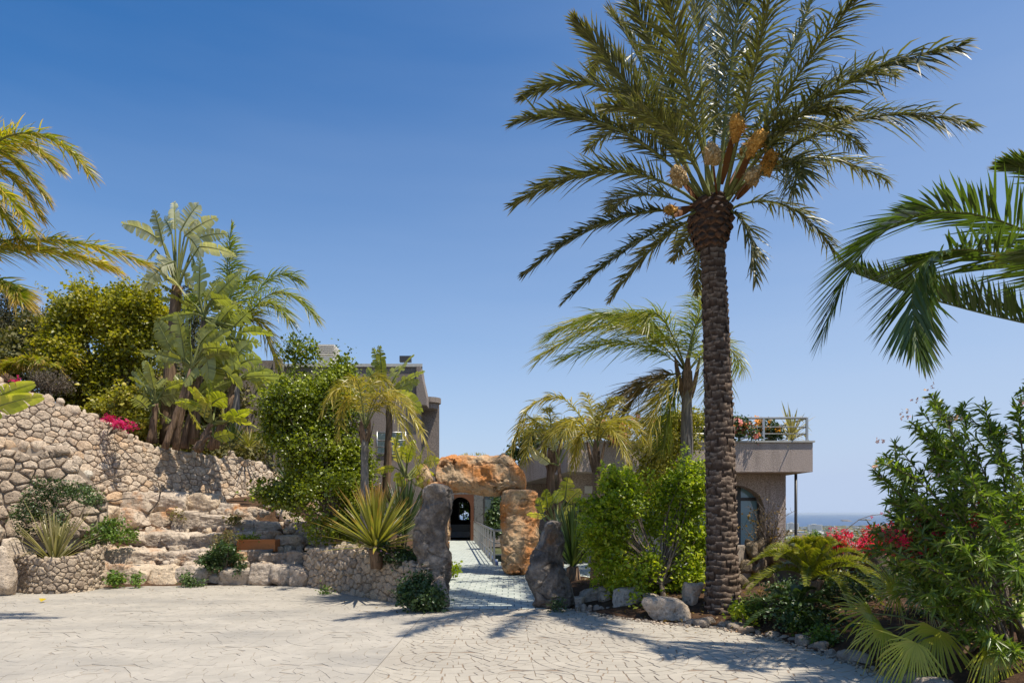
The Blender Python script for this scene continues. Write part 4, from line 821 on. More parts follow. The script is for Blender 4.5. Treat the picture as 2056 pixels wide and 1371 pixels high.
# left house
LH = Thing('house', 'brown pebble-dashed two storey house rising behind the left garden', 'house', (-7, 26.5, 0))
yw = 26.; zt = W(0, 737, yw)[2]; xr = W(846, 0, yw)[0]; xl = W(480, 0, yw)[0]
def prism(m, foot, z0, z1, mat=0):
    n = len(foot); V = [(x, y, z0) for x, y in foot]+[(x, y, z1) for x, y in foot]; i = np.arange(n); m.add(V, np.stack([i, (i+1) % n, (i+1) % n+n, i+n], 1), mat=mat)
    m.add([(x, y, z1) for x, y in foot], np.array([[0, 1, 2, 3]]), mat=mat)
xrb = xr*(yw+8)/yw-.12
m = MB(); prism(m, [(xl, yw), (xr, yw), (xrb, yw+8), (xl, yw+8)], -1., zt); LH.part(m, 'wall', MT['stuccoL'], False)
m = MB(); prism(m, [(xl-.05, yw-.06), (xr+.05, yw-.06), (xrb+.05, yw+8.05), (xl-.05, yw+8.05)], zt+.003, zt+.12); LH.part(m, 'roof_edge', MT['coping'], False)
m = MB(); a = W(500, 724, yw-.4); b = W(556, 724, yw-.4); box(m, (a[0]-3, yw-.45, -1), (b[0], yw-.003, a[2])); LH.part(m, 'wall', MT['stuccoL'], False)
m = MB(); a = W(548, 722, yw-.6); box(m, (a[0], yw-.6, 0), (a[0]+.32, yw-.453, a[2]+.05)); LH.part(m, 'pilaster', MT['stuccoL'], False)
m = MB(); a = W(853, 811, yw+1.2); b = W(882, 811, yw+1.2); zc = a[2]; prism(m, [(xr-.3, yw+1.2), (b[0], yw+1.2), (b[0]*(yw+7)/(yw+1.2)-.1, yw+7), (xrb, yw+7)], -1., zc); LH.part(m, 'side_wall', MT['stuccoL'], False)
m = MB(); a = np.linspace(0, PI, 15); c = W(862, 800, yw+.9)
for z0, z1, rr in ((c[2]-.42, c[2]-.2, .34), (c[2]-.2, c[2], .46)):
    P = np.stack([c[0]+rr*np.cos(a*2), c[1]+rr*np.sin(a*2)], 1); n = 15; V = np.concatenate([np.c_[P, np.full(n, z0)], np.c_[P, np.full(n, z1)], [[c[0], c[1], z0], [c[0], c[1], z1]]]); i = np.arange(n-1); m.add(V, [np.stack([i, i+1, i+n+1, i+n], 1), np.concatenate([np.stack([i*0+2*n, i+1, i], 1), np.stack([i*0+2*n+1, i+n, i+n+1], 1)])])
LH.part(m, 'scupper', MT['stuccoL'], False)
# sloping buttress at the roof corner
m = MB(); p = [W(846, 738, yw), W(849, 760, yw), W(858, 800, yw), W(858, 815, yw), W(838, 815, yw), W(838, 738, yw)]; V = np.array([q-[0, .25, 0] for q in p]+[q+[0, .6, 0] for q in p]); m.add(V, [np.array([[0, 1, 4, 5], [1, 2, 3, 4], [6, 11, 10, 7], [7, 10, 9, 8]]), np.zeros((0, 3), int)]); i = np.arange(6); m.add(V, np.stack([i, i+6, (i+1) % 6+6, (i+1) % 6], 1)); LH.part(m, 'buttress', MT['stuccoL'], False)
# window with railing
fr = MB(); a = W(758, 868, yw-.1); b = W(812, 912, yw-.1); box(fr, (a[0], yw-.05, b[2]), (b[0], yw-.003, a[2])); wf = LH.part(fr, 'window', MT['glass'], False)
for py in (868, 884, 897, 910):
    m = MB(); z = W(0, py, yw-.5)[2]; tube(m, [(W(756, 0, yw-.5)[0], yw-.5, z), (W(815, 0, yw-.5)[0], yw-.5, z)], .028, 6); LH.part(m, 'railing_bar', MT['steel'])
for px in (757, 785, 814):
    m = MB(); x = W(px, 0, yw-.5)[0]; tube(m, [(x, yw-.5, W(0, 915, yw-.5)[2]), (x, yw-.5, W(0, 866, yw-.5)[2])], .03, 6); LH.part(m, 'railing_post', MT['steel'])
m = MB(); a = W(560, 905, yw-.2); box(m, (a[0], yw-.12, a[2]-2), (a[0]+.12, yw-.003, a[2]+3.2)); LH.part(m, 'downpipe', MT['coping'], False)
# roof ventilator
CH = Thing('roof_ventilator', 'white louvred ventilator standing on the flat roof of the left house', 'chimney', W(655, 728, yw+1.5))
a = W(638, 726, yw+1); b = W(672, 700, yw+1); m = MB(); box(m, (a[0], yw+1, a[2]-.5), (b[0]-.05, yw+1.7, b[2]-.25)); CH.part(m, 'body', MT['white'], False)
for k in range(5):
    m = MB(); z = b[2]-.26+k*.075; box(m, (a[0]-.06, yw+.92, z+.02), (b[0], yw+1.78, z+.055)); CH.part(m, 'louvre', MT['white'], False)
m = MB(); box(m, (a[0]-.05, yw+.95, b[2]+.12), (b[0]-.02, yw+1.75, b[2]+.16)); CH.part(m, 'cap', MT['white'], False)
FL = Thing('floodlight', 'small black floodlight on the roof edge of the left house', 'lamp', W(812, 738, yw))
a = W(802, 726, yw); b = W(825, 714, yw); m = MB(); box(m, (a[0], yw, a[2]), (b[0], yw+.2, b[2])); FL.part(m, 'lamp_head', MT['darksteel'], False); m = MB(); box(m, ((a[0]+b[0])/2-.03, yw+.05, zt+.12), ((a[0]+b[0])/2+.03, yw+.1, a[2]-.002)); FL.part(m, 'bracket', MT['darksteel'], False)
# entrance building
EN = Thing('entrance_hall', 'low brown entrance building with marble arched doorway behind the gateway', 'building', (-1.5, 34.2, .23)); ye = 34.2
a = W(903, 1085, ye); b = W(948, 997, ye); z0 = .22; zt2 = 3.9
m = MB(); arch_wall(m, -4.5, 4.2, z0-.3, zt2, ye, .35, a[0]-.0, b[0]+.0, b[2]); EN.part(m, 'wall', MT['stucco'], False)
m = MB(); arch_wall(m, a[0]-.75, b[0]+.55, z0-.25, 3.0, ye-.12, .115, a[0]-.02, b[0]+.12, b[2]+.1); EN.part(m, 'marble_surround', MT['marble'], False)
m = MB(); arch_wall(m, a[0]-.14, b[0]+.09, z0, b[2]+.12, ye-.16, .035, a[0]+.0, b[0]-.06, b[2]-.02); EN.part(m, 'door_frame', MT['wood'], False)
m = MB(); box(m, (b[0]-.1, ye+.05, z0), (b[0]-.03, ye+1.0, 2.2)); dl = EN.part(m, 'door', MT['wood'], False)
m = MB(); tube(m, [(b[0]-.16, ye+.8, 1.2), (b[0]-.12, ye+.8, 1.2)], .03, 6); EN.part(m, 'handle', MT['steel'], parent=dl)
m = MB(); box(m, (-4.5, ye+.36, z0-.06), (1.5, ye+9, z0)); EN.part(m, 'floor', plain('hall_floor', (.12, .11, .1), .4), False)
m = MB(); box(m, (-4.5, ye+.36, 3.2), (1.5, ye+9, 3.3)); EN.part(m, 'ceiling', MT['dark'], False)
for x in (-4.6, 1.5): m = MB(); box(m, (x, ye+.36, z0), (x+.1, ye+9, 3.2)); EN.part(m, 'inner_wall', MT['dark'], False)
yb = ye+6.; c = W(921, 1043, yb); e = W(941, 1008, yb); m = MB()
for q in (((-4.5, yb, z0), (c[0], yb+.2, 3.2)), ((e[0], yb, z0), (1.5, yb+.2, 3.2)), ((c[0], yb, z0), (e[0], yb+.2, c[2])), ((c[0], yb, e[2]), (e[0], yb+.2, 3.2))): box(m, *q)
EN.part(m, 'inner_wall', MT['dark'], False)
m = MB(); box(m, (c[0], yb+.05, c[2]), (c[0]+.05, yb+.1, e[2])); box(m, (c[0]+.24, yb+.05, c[2]), (c[0]+.29, yb+.1, e[2])); EN.part(m, 'window_frame', MT['white'], False)
a = W(974, 1060, ye); b = W(1010, 994, ye); m = MB(); box(m, (a[0], ye-.05, a[2]), (b[0], ye-.003, b[2])); wn_ = EN.part(m, 'window', MT['glass'], False)
m = MB()
for q in (((a[0]-.08, ye-.1, a[2]-.08), (b[0]+.08, ye-.052, a[2])), ((a[0]-.08, ye-.1, b[2]), (b[0]+.08, ye-.052, b[2]+.08)), ((a[0]-.08, ye-.1, a[2]), (a[0], ye-.052, b[2])), ((b[0], ye-.1, a[2]), (b[0]+.08, ye-.052, b[2]))): box(m, *q)
EN.part(m, 'frame', MT['darksteel'], False, parent=wn_)
SO = Thing('sofa', 'pale grey sofa inside the dark arched doorway', 'sofa', (-2.7, 37, z0))
m = MB(); box(m, (-3.9, 36.8, z0+.08), (-1.6, 37.6, .62)); SO.part(m, 'seat', MT['sofa'], False); m = MB(); box(m, (-3.9, 37.603, z0+.08), (-1.6, 37.85, .98)); SO.part(m, 'backrest', MT['sofa'], False)
tree('garden_tree', 'green tree in the garden glimpsed through the hall window', 'tree', (-3.5, 46, -1), [(np.array([-3.4, 43, 1.3]), np.array([2.4, 1.5, 2.4]))], 9000, .16, 'bushgreen', seed=77, limbs=6)
# right house: terrace over a lower storey
RH = Thing('house', 'brown pebble-dashed house with roof terrace and parapet behind the date palm', 'house', (5, 22, 0)); yf = 20.
A = W(1140, 888, yf); B = W(1632, 947, yf); ztop, zbot = A[2], B[2]; xa, xb = A[0], B[0]
C_ = W(1040, 929, 28.4)
m = MB(); box(m, (xa, yf, zbot), (xb, yf+.25, ztop)); RH.part(m, 'parapet', MT['stucco'], False)
m = MB(); V = [(xa, yf+.003, zbot), (xa, yf+.003, ztop), (C_[0], 28.4, ztop), (C_[0], 28.4, zbot)]; V = np.array(V+[(x+.3, y+.05, z) for x, y, z in V]); m.add(V, np.array([[0, 3, 2, 1], [4, 5, 6, 7], [1, 2, 6, 5], [0, 4, 7, 3], [2, 3, 7, 6], [0, 1, 5, 4]])); RH.part(m, 'parapet', MT['stucco'], False)
m = MB(); box(m, (xb-.25, yf+.252, zbot), (xb, yf+9, ztop)); RH.part(m, 'parapet', MT['stucco'], False)
m = MB(); V = np.array([(xa+.3, yf+.25, zbot+.003), (xb-.25, yf+.25, zbot+.003), (xb-.25, yf+9, zbot+.003), (C_[0]+.3, 28.4, zbot+.003)]); V = np.concatenate([V, V+[0, 0, .3]]); m.add(V, np.array([[0, 3, 2, 1], [4, 5, 6, 7]])); RH.part(m, 'terrace_floor', MT['stucco'], False)
m = MB(); box(m, (xa-.04, yf-.05, ztop+.003), (xb+.05, yf+.3, ztop+.05)); RH.part(m, 'coping', MT['coping'], False)
m = MB(); V = [(xa-.04, yf+.31, ztop+.003), (xa+.32, yf+.31, ztop+.003), (C_[0]+.32, 28.5, ztop+.003), (C_[0]-.04, 28.5, ztop+.003)]; V = np.array(V); V = np.concatenate([V, V+[0, 0, .047]]); m.add(V, np.array([[0, 3, 2, 1], [4, 5, 6, 7], [0, 1, 5, 4], [1, 2, 6, 5], [2, 3, 7, 6], [3, 0, 4, 7]])); RH.part(m, 'coping', MT['coping'], False)
yg = 21.3; p0 = W(1475, 947, yg); p1 = W(1578, 1080, yg); ac = W(1536, 1040, yg)
m = MB(); arch_wall(m, 1.9, p1[0], -.2, zbot-.003, yg, .5, W(1395, 0, yg)[0], ac[0], W(0, 972, yg)[2], spring=W(0, 1020, yg)[2]); RH.part(m, 'wall', MT['stucco'], False)
m = MB(); box(m, (p1[0]-.5, yg+.503, -.2), (p1[0], yg+8, zbot-.003)); RH.part(m, 'wall', MT['stucco'], False)
m = MB(); box(m, (-.2, 28.3, -.2), (3.2, 28.6, zbot-.003)); RH.part(m, 'wall', MT['stucco'], False)
gx0, gx1 = W(1395, 0, yg+.6)[0], ac[0]; m = MB(); box(m, (gx0, yg+.52, .1), (gx1, yg+.56, 2.75)); gl = RH.part(m, 'glass_door', MT['blueglass'], False)
for x in np.linspace(gx0, gx1, 4): m = MB(); box(m, (x-.07, yg+.44, .1), (x+.07, yg+.515, 2.75)); RH.part(m, 'frame', MT['darksteel'], False, parent=gl)
m = MB(); box(m, (gx0, yg+.45, 2.0), (gx1, yg+.51, 2.1)); RH.part(m, 'frame', MT['darksteel'], False, parent=gl)
# shaded windows and sign on the recessed wall left
a = W(1190, 1000, yg); 
for px0, px1, pyt, pyb in ((1215, 1262, 975, 1060), (1290, 1350, 975, 1075)):
    a = W(px0, pyb, yg); b = W(px1, pyt, yg); m = MB(); box(m, (a[0], yg-.04, a[2]), (b[0], yg-.003, b[2])); RH.part(m, 'window', MT['glass'], False)
m = MB(); a = W(1174, 990, yg-.1); b = W(1192, 975, yg-.1); box(m, (a[0], yg-.06, a[2]), (b[0], yg-.003, b[2])); RH.part(m, 'wall_lamp', MT['white'], False)
# terrace railing
RL = Thing('terrace_railing', 'galvanised steel railing along the roof terrace parapet', 'railing', (xa, yf+.12, ztop+.05)); zr = W(0, 838, yf)[2]; yr = yf+.12
for z, rr in ((zr, .035), (zr-.26, .016), (zr-.46, .016)):
    m = MB(); tube(m, [(xa+.1, yr, z), (xb-.12, yr, z)], rr, 8); RL.part(m, 'rail', MT['steel']); m = MB(); tube(m, [(xb-.12, yr, z), (xb-.12, yr+6, z)], rr, 8); RL.part(m, 'rail', MT['steel'])
    m = MB(); tube(m, [(xa+.1, yr, z), (C_[0]+.1, 28.3, z)], rr, 8); RL.part(m, 'rail', MT['steel'])
for px in (1146, 1247, 1340, 1430, 1536, 1625):
    x = W(px, 0, yf)[0]; x = min(x, xb-.12); m = MB(); box(m, (x-.03, yr-.03, ztop+.05), (x+.03, yr+.03, zr)); RL.part(m, 'post', MT['steel'], False)
for y in (23, 26): m = MB(); box(m, (xb-.15, y-.03, ztop), (xb-.09, y+.03, zr)); RL.part(m, 'post', MT['steel'], False)
PO = Thing('pole', 'tall thin dark steel pole right of the brown house pillar', 'pole', W(1598, 1090, yf+1)); x = W(1598, 0, yf+1)[0]; m = MB(); tube(m, [(x, yf+1, -.5), (x, yf+1, zbot-.01)], .045, 10); PO.part(m, 'shaft', MT['darksteel'])
m = MB(); z = W(0, 1066, yf+1)[2]; tube(m, [(W(1578, 0, yf+1)[0], yf+1, z), (x, yf+1, z)], .025, 8); PO.part(m, 'crossbar', MT['steel'])
# path railing
PRl = Thing('path_railing', 'silver steel railing along the right side of the entrance path', 'railing', W(992, 1133, 19)); pa = np.array([-.5, 19.0]); pbx = np.array([-1.86, 33.6])
def rp(s, h): p = pa+(pbx-pa)*s; return (p[0], p[1], rampz(p[1])+h)
for h, rr in ((.97, .032), (.62, .016), (.3, .016)):
    m = MB(); tube(m, [rp(0, h), rp(.5, h), rp(1, h)], rr, 8); PRl.part(m, 'rail', MT['steel']); m = MB(); tube(m, [rp(0, h), (rp(0, h)[0]+1.1, rp(0, h)[1]-.02, rp(0, h)[2])], rr, 8); PRl.part(m, 'rail', MT['steel'])
for s_ in np.linspace(0, 1, 11):
    a = rp(s_, 0); m = MB(); box(m, (a[0]-.03, a[1]-.03, a[2]), (a[0]+.03, a[1]+.03, a[2]+.95)); PRl.part(m, 'post', MT['steel'], False)
a = rp(0, 0); m = MB(); box(m, (a[0]+1.05, a[1]-.03, a[2]), (a[0]+1.11, a[1]+.03, a[2]+.95)); PRl.part(m, 'post', MT['steel'], False)
m = MB(); V = [rp(0, -.01), rp(1, -.01)]; V = np.array([(V[0][0]+.04, V[0][1], -.2), (V[1][0]+.04, V[1][1], -.2), (V[1][0]+.04, V[1][1], .32), (V[0][0]+.04, V[0][1], .25)]); V = np.concatenate([V, V+[.08, 0, 0]]); m.add(V, np.array([[0, 1, 2, 3], [7, 6, 5, 4], [3, 2, 6, 7], [0, 3, 7, 4]])); PRl.part(m, 'kerb', MT['blueblock'], False)
# terracotta trough
TR = Thing('flower_trough', 'long terracotta flower trough on the boulder terrace', 'planter', W(515, 1108, 16.2)); a = W(475, 1107, 16.2); b = W(552, 1083, 16.2)
m = MB(); y0, y1 = 16.2, 16.55
for q in (((a[0], y0, a[2]), (b[0], y0+.03, b[2])), ((a[0], y1-.03, a[2]), (b[0], y1, b[2])), ((a[0], y0+.03, a[2]), (a[0]+.03, y1-.03, b[2])), ((b[0]-.03, y0+.03, a[2]), (b[0], y1-.03, b[2]))): box(m, *q)
TR.part(m, 'trough', MT['terracotta'], False); m = MB(); box(m, (a[0]-.012, y0-.014, b[2]-.03), (b[0]+.012, y0-.002, b[2]+.006)); TR.part(m, 'rim', MT['terracotta'], False)
m = MB(); box(m, (a[0]+.03, y0+.03, a[2]), (b[0]-.03, y1-.03, b[2]-.03)); TR.part(m, 'soil', MT['soil'], False)
# ================================================================== PLANTS
def phoenix_trunk(th, base, top, r0, r1, n_scar_rows, seed=0, flare=.12, parts=300):
    r = np.random.default_rng(seed); base = np.asarray(base, float); top = np.asarray(top, float); H = top[2]-base[2]
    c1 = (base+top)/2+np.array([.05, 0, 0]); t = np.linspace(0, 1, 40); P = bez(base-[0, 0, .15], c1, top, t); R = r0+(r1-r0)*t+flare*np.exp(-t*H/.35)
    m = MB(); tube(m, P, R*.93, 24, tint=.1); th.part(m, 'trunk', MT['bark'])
    # leaf scar shapes (shared meshes): upturned lip
    protos = []
    for k in range(6):
        m = MB(); n = 7; a = np.linspace(-1, 1, n); lip = (1-a*a)*.5+.1*r.random(n); wv = 1+.1*r.normal(size=n)
        V = []
        for z, o, sx in ((-.75, .0, .9), (-.2, .40+.1*r.random(), 1.), (.30+.06*r.random(), .85+.3*r.random(), .95), (.40, -.1, .85)):
            V += [(a[i]*.5*sx*wv[i], -o*.32*(1-.75*a[i]**2)+r.normal(0, .02), z*.5-lip[i]*.16*(1.2 if z < .2 else .7)) for i in range(n)]
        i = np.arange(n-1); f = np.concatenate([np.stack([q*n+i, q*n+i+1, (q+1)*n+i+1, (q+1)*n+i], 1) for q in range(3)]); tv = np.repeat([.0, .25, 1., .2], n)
        m.add(V, f, tv+r.normal(0, .05, 4*n)); o = m.build('leaf_scar', MT['bark']); protos.append(o)
    rows = n_scar_rows; per = 10; items = []
    for q in range(rows):
        for k in range(per):
            u = (q+.5+r.normal(0, .22)+.5*k/per)/rows; a = (k+(q % 2)*.5+r.normal(0, .12)+q*.17)/per*2*PI; items.append((u, a))
    vis = sorted(items, key=lambda x: (math.sin(x[1]) > .1, x[0])); rest = MB(); first = set()
    for k, (u, a) in enumerate(vis):
        c = bez(base-[0, 0, .15], c1, top, np.array([u]))[0]; R_ = np.interp(u, t, R)*.95; w_ = 2*PI*R_/per*1.12; h_ = H/rows*2.1; n_ = np.array([math.cos(a), math.sin(a), 0]); pos = c+n_*R_*.99; rz = a+PI/2
        pr = protos[int(r.integers(6))]; s = np.array([w_*r.uniform(.8, 1.25), w_*.75*r.uniform(.6, 1.3), h_*r.uniform(.7, 1.35)])
        if k < parts:
            o = pr if pr.name not in first else pr.copy()
            if pr.name not in first: first.add(pr.name)
            else: SC.collection.objects.link(o)
            o.parent = th.o; o.location = pos-th.org; o.rotation_euler = (r.normal(0, .1), r.normal(0, .13), rz); o.scale = s
        else:
            co = np.empty(len(pr.data.vertices)*3); pr.data.vertices.foreach_get('co', co); v = co.reshape(-1, 3)*s; ca, sa = math.cos(rz), math.sin(rz); v = v@np.array([[ca, sa, 0], [-sa, ca, 0], [0, 0, 1]])+pos
            n = 7; i = np.arange(n-1); f = np.concatenate([np.stack([q*n+i, q*n+i+1, (q+1)*n+i+1, (q+1)*n+i], 1) for q in range(3)]); rest.add(v, f, np.repeat([.0, .25, 1., .2], n)+r.normal(0, .06))
    if rest.n: th.part(rest, 'upper_leaf_scars', MT['bark'], kind='stuff')
# ------------------------------------------------------------------ the big date palm
dP = 10.3; bs = W(1452, 1228, dP); tp = W(1430, 484, dP+.1)
DPm = Thing('date_palm', 'tall date palm with thick scaly trunk and wide feathery crown at the plaza edge', 'palm tree', bs)
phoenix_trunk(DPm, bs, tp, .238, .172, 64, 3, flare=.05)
# boss of cut frond bases
cb = W(1427, 440, dP+.1); m = MB(); n = 24; z = np.linspace(-.46, .36, 12); rr = np.array([.19, .235, .27, .31, .335, .35, .35, .34, .32, .28, .2, .1])*.90
tube(m, np.stack([z*0+cb[0], z*0+cb[1], z+cb[2]], 1), rr*.92, n, tint=.2); DPm.part(m, 'crown_boss', MT['boots'])
for q in range(9):
    for k in range(12):
        a = (k+(q % 2)*.5)/12*2*PI+rng.normal(0, .05); zz = -.42+q*.088; R_ = np.interp(zz, z, rr); nn = np.array([math.cos(a), math.sin(a), .45+.05*q]); nn /= np.linalg.norm(nn); s_ = np.cross([0, 0, 1], nn); s_ /= np.linalg.norm(s_); u_ = np.cross(nn, s_)
        c = cb+[math.cos(a)*R_*.88, math.sin(a)*R_*.88, zz]; w_, h_, l_ = .085*rng.uniform(.8, 1.1), .055*rng.uniform(.8, 1.2), rng.uniform(.03, .085)
        dia = [(-1, 0), (0, -.9), (1, 0), (0, .8)]; V = [c+s_*x*w_*1.15+u_*y*h_*1.3 for x, y in dia]+[c+nn*l_+s_*x*w_*.8+u_*y*h_*.85 for x, y in dia]
        m = MB(); m.add(V, np.array([[0, 1, 5, 4], [1, 2, 6, 5], [2, 3, 7, 6], [3, 0, 4, 7], [4, 5, 6, 7]]), np.r_[np.full(4, .95), np.full(4, rng.uniform(0, .35))]); DPm.part(m, 'cut_frond_base', MT['boots'], False)
CR = W(1430, 405, dP+.1)
def pfrond(th, name, org, mid, tip, dz, mats, d0, n=78, L=.42, **k):
    """mid and tip in photo pixels; dz depth offset of the tip"""
    P2 = W(tip[0], tip[1], d0+dz); M = W(mid[0], mid[1], d0+dz*.5); P1 = 2*M-.5*(org+P2); m = MB(); frond(m, org, P1, P2, L=L, n=n, **k); return th.part(m, name, mats)
FR = [((1290, 210), (1155, 42), -1.3), ((1300, 150), (1222, 22), .8), ((1325, 130), (1250, -40), -1.4), ((1370, 130), (1330, -90), -3.1), ((1405, 120), (1395, -120), .8), ((1440, 100), (1440, -150), 1.2), ((1470, 120), (1500, -120), -1.2), ((1520, 110), (1575, -140), -3.2), ((1560, 170), (1640, -30), .9),
      ((1590, 170), (1760, -45), -2.6), ((1640, 205), (1932, 92), -3.7), ((1680, 252), (1945, 250), -2.2), ((1600, 318), (1782, 362), 1.0), ((1650, 180), (1800, 150), 1.8), ((1580, 330), (1590, 385), -2.0), ((1575, 412), (1682, 515), .5), ((1495, 450), (1517, 562), -.4), ((1240, 190), (1048, 196), .6), ((1230, 255), (1032, 248), -1.6),
      ((1225, 345), (1030, 412), .2), ((1225, 445), (1050, 553), -.4), ((1275, 490), (1134, 604), -.9), ((1320, 490), (1226, 600), .9), ((1385, 470), (1352, 524), 1.5), ((1290, 392), (1222, 425), 1.8), ((1405, 500), (1400, 590), 1.9), ((1300, 265), (1180, 300), 2.1), ((1260, 140), (1190, 150), 2.0), ((1340, 260), (1215, 215), -1.9), 
      ((1560, 260), (1700, 220), -1.9), ((1480, 200), (1530, 30), 2.2), ((1600, 260), (1730, 300), 2.2)]
for k, (mid, tip, dz) in enumerate(FR):
    low = tip[1] > 480; a = rng.uniform(0, 2*PI); o = CR+np.array([(mid[0]-1430)/900., dz*.10, .0 if not low else -.16]); R_ = math.hypot(tip[0]-1430, tip[1]-405)/F*dP
    n = int(np.clip(42*math.hypot(R_, dz), 60, 135)); thin = tip[0] > 1500
    pfrond(DPm, 'frond', o, mid, tip, dz, [MT['date'], MT['petiole']], dP, n=n, L=.53 if not low else .36, wid=.0125, start=.2, fwd=(52, 22), vee=28, droop=.16 if not thin else .42, jit=.15 if not thin else .28, wind=(.08, 0, 0) if thin else (0, 0, 0), rach=.032, twist=.55, jl=.12, tint=.5+rng.normal(0, .1), tipoff=.05 if not low else .12)
for k, (px, py, px2, py2, dz, mt, w_) in enumerate([(1440, 380, 1430, 312, -1.0, 'fruitpale', .13), (1470, 370, 1515, 290, -1.0, 'fruit', .15), (1480, 380, 1545, 325, -.8, 'fruit', .13), (1450, 350, 1480, 258, -.9, 'fruit', .12), (1470, 385, 1512, 352, -1.0, 'fruitpale', .13), (1400, 380, 1362, 352, -.9, 'fruitpale', .14), (1390, 395, 1348, 420, -.2, 'fruit', .10), (1460, 360, 1500, 300, .5, 'fruit', .12)]):
    a = W(px, py+20, dP+.05); c = W(px2, py2, dP+dz); th_ = c-a; L_ = np.linalg.norm(th_); U_ = th_/L_; m = MB(); tube(m, bez(a, (a+c)/2+[0, 0, .03], c-U_*w_*.9, np.linspace(0, 1, 6)), np.linspace(.022, .014, 6), 5, flat=.5); st_ = DPm.part(m, 'flower_stalk', MT['spathe'])
    m = MB(); v, f = boulder_v((w_*1.9, w_*1.7, w_*2.9), 50+k, sub=4, noise=.2, nf=3.); q = Vector(U_).to_track_quat('Z', 'Y').to_matrix(); v = v@np.array(q).T+c; m.add(v, f); DPm.part(m, 'fruit_cluster', MT[mt], parent=st_)
    # strands around the cluster
    m = MB()
    for _ in range(70):
        d_ = nrm(rng.normal(size=3)*.7+U_*.7); tube(m, np.array([c, c+d_*w_*.8, c+d_*w_*1.25+DOWN*.02]), [.006, .005, .003], 3, cap=False)
    DPm.part(m, 'fruit_strands', MT[mt], parent=st_)
    if k in (1, 2, 3, 5, 6):
        m = MB(); s_ = np.cross(U_, [0, 1, 0]); tt = np.linspace(0, 1, 8); P = bez(a, (a+c)/2+s_*.06, c+U_*.05+s_*.14, tt); ww = .06*np.sin(PI*(tt*.9+.08))**.8; n_ = np.array([0, -1., 0]); V = np.stack([P-nrm(s_)*ww[:, None], P+n_*ww[:, None]*.5, P+nrm(s_)*ww[:, None]], 1).reshape(-1, 3); i = np.arange(7)[:, None]*3; m.add(V, np.concatenate([i+np.array([[0, 1, 4, 3]]), i+np.array([[1, 2, 5, 4]])])); DPm.part(m, 'spathe', MT['spathe'])
# ------------------------------------------------------------------ generic pinnate palms
def qpalm(label, base, top, r0, r1, fr, d, leaf, L, n=60, wid=.012, name='queen_palm', shaft='grey_trunk', extra=None, **k):
    th = Thing(name, label, 'palm tree', base); base = np.asarray(base, float); top = np.asarray(top, float); t = np.linspace(0, 1, 16)
    m = MB(); P = bez(base-[0, 0, .1], (base+top)/2+rng.normal(0, .04, 3), top, t); R = r0+(r1-r0)*t+r0*.35*np.exp(-t*8); R = R*(1+rng.normal(0, .04, 16)); tube(m, P, R, 14, rough=.006); th.part(m, 'trunk', MT[shaft])
    for q in range(6):   # sheathing leaf bases
        m = MB(); a = q/6*2*PI+.3; D = np.array([math.cos(a)*.25, math.sin(a)*.25, 1]); blade(m, top+[math.cos(a)*r1*.7, math.sin(a)*r1*.7, -r1*5.5], D, r1*9, r1*.9, -.02, side=np.array([-math.sin(a), math.cos(a), 0])); th.part(m, 'leaf_base', MT['stem_brown'])
    for f_ in fr:
        mid, tip, dz = f_[:3]; lf = f_[3] if len(f_) > 3 else leaf; kk = dict(droop=.42, jit=.22, fwd=(60, 30), vee=10, start=.16, prof='queen', rach=r1*.22, wid=wid, twist=.9, blade=.5, seg=5); kk.update(k)
        pfrond(th, 'frond', top+np.array([0, 0, -r1*.5]), mid, tip, dz, [MT[lf], MT['petiole']], d, n=n, L=L, tint=.5+rng.normal(0, .1), **kk)
    return th
# queen palm behind the date palm trunk
dq = 16.5
qpalm('tall queen palm with windswept fronds just left of the date palm trunk', W(1380, 1060, dq), W(1380, 745, dq), .17, .12, [((1245, 655), (1082, 722), -.3), ((1240, 640), (1100, 680), .5), ((1290, 640), (1160, 655), -1.), ((1270, 690), (1130, 720), .9), ((1310, 650), (1250, 640), 1.3), ((1330, 640), (1290, 650), -1.3), ((1400, 640), (1420, 590), .6), ((1395, 660), (1440, 600), -.6), ((1440, 690), (1490, 740), .8), ((1430, 720), (1450, 830), -.8), ((1290, 770), (1195, 850), -.3, 'brownfrond'), ((1300, 775), (1240, 860), .6, 'brownfrond'), ((1330, 790), (1300, 880), -.6, 'queengold'), ((1350, 800), (1330, 900), .8)],
      dq, 'queen', .74, n=104, wid=.011, wind=(-.28, 0, .02), sweep=.5)
# two smaller palms beyond the path
dq = 15.0
qpalm('slender young queen palm with dark fibrous trunk between the path and the green shrub', W(1197, 1178, 14.5), W(1197, 905, 14.5), .125, .08, [((1130, 800), (1046, 838), -.2), ((1140, 850), (1090, 900), .8), ((1160, 845), (1130, 880), -1.), ((1235, 840), (1290, 880), .5), ((1225, 860), (1262, 930), -.6), ((1190, 830), (1175, 790), 1.), ((1210, 830), (1240, 800), -.8), ((1170, 870), (1150, 935), .2), ((1220, 850), (1280, 850), 1.2)],
      14.5, 'queengold', .42, n=64, wid=.011, shaft='stem_brown')
qpalm('short bushy palm with arching yellowish fronds behind the right gate upright', W(1108, 1120, 17.5), W(1108, 905, 17.5), .13, .1, [((1060, 840), (1020, 935), -.3), ((1075, 850), (1030, 890), .8), ((1080, 855), (1040, 960), .4), ((1095, 845), (1070, 850), 1.2), ((1130, 850), (1165, 890), -.4), ((1125, 845), (1150, 860), 1.0), ((1105, 840), (1100, 820), -.9), ((1075, 865), (1055, 930), -1.1), ((1140, 870), (1160, 930), .6)],
      17.5, 'queengold', .42, n=50, wid=.012, shaft='stem_brown')
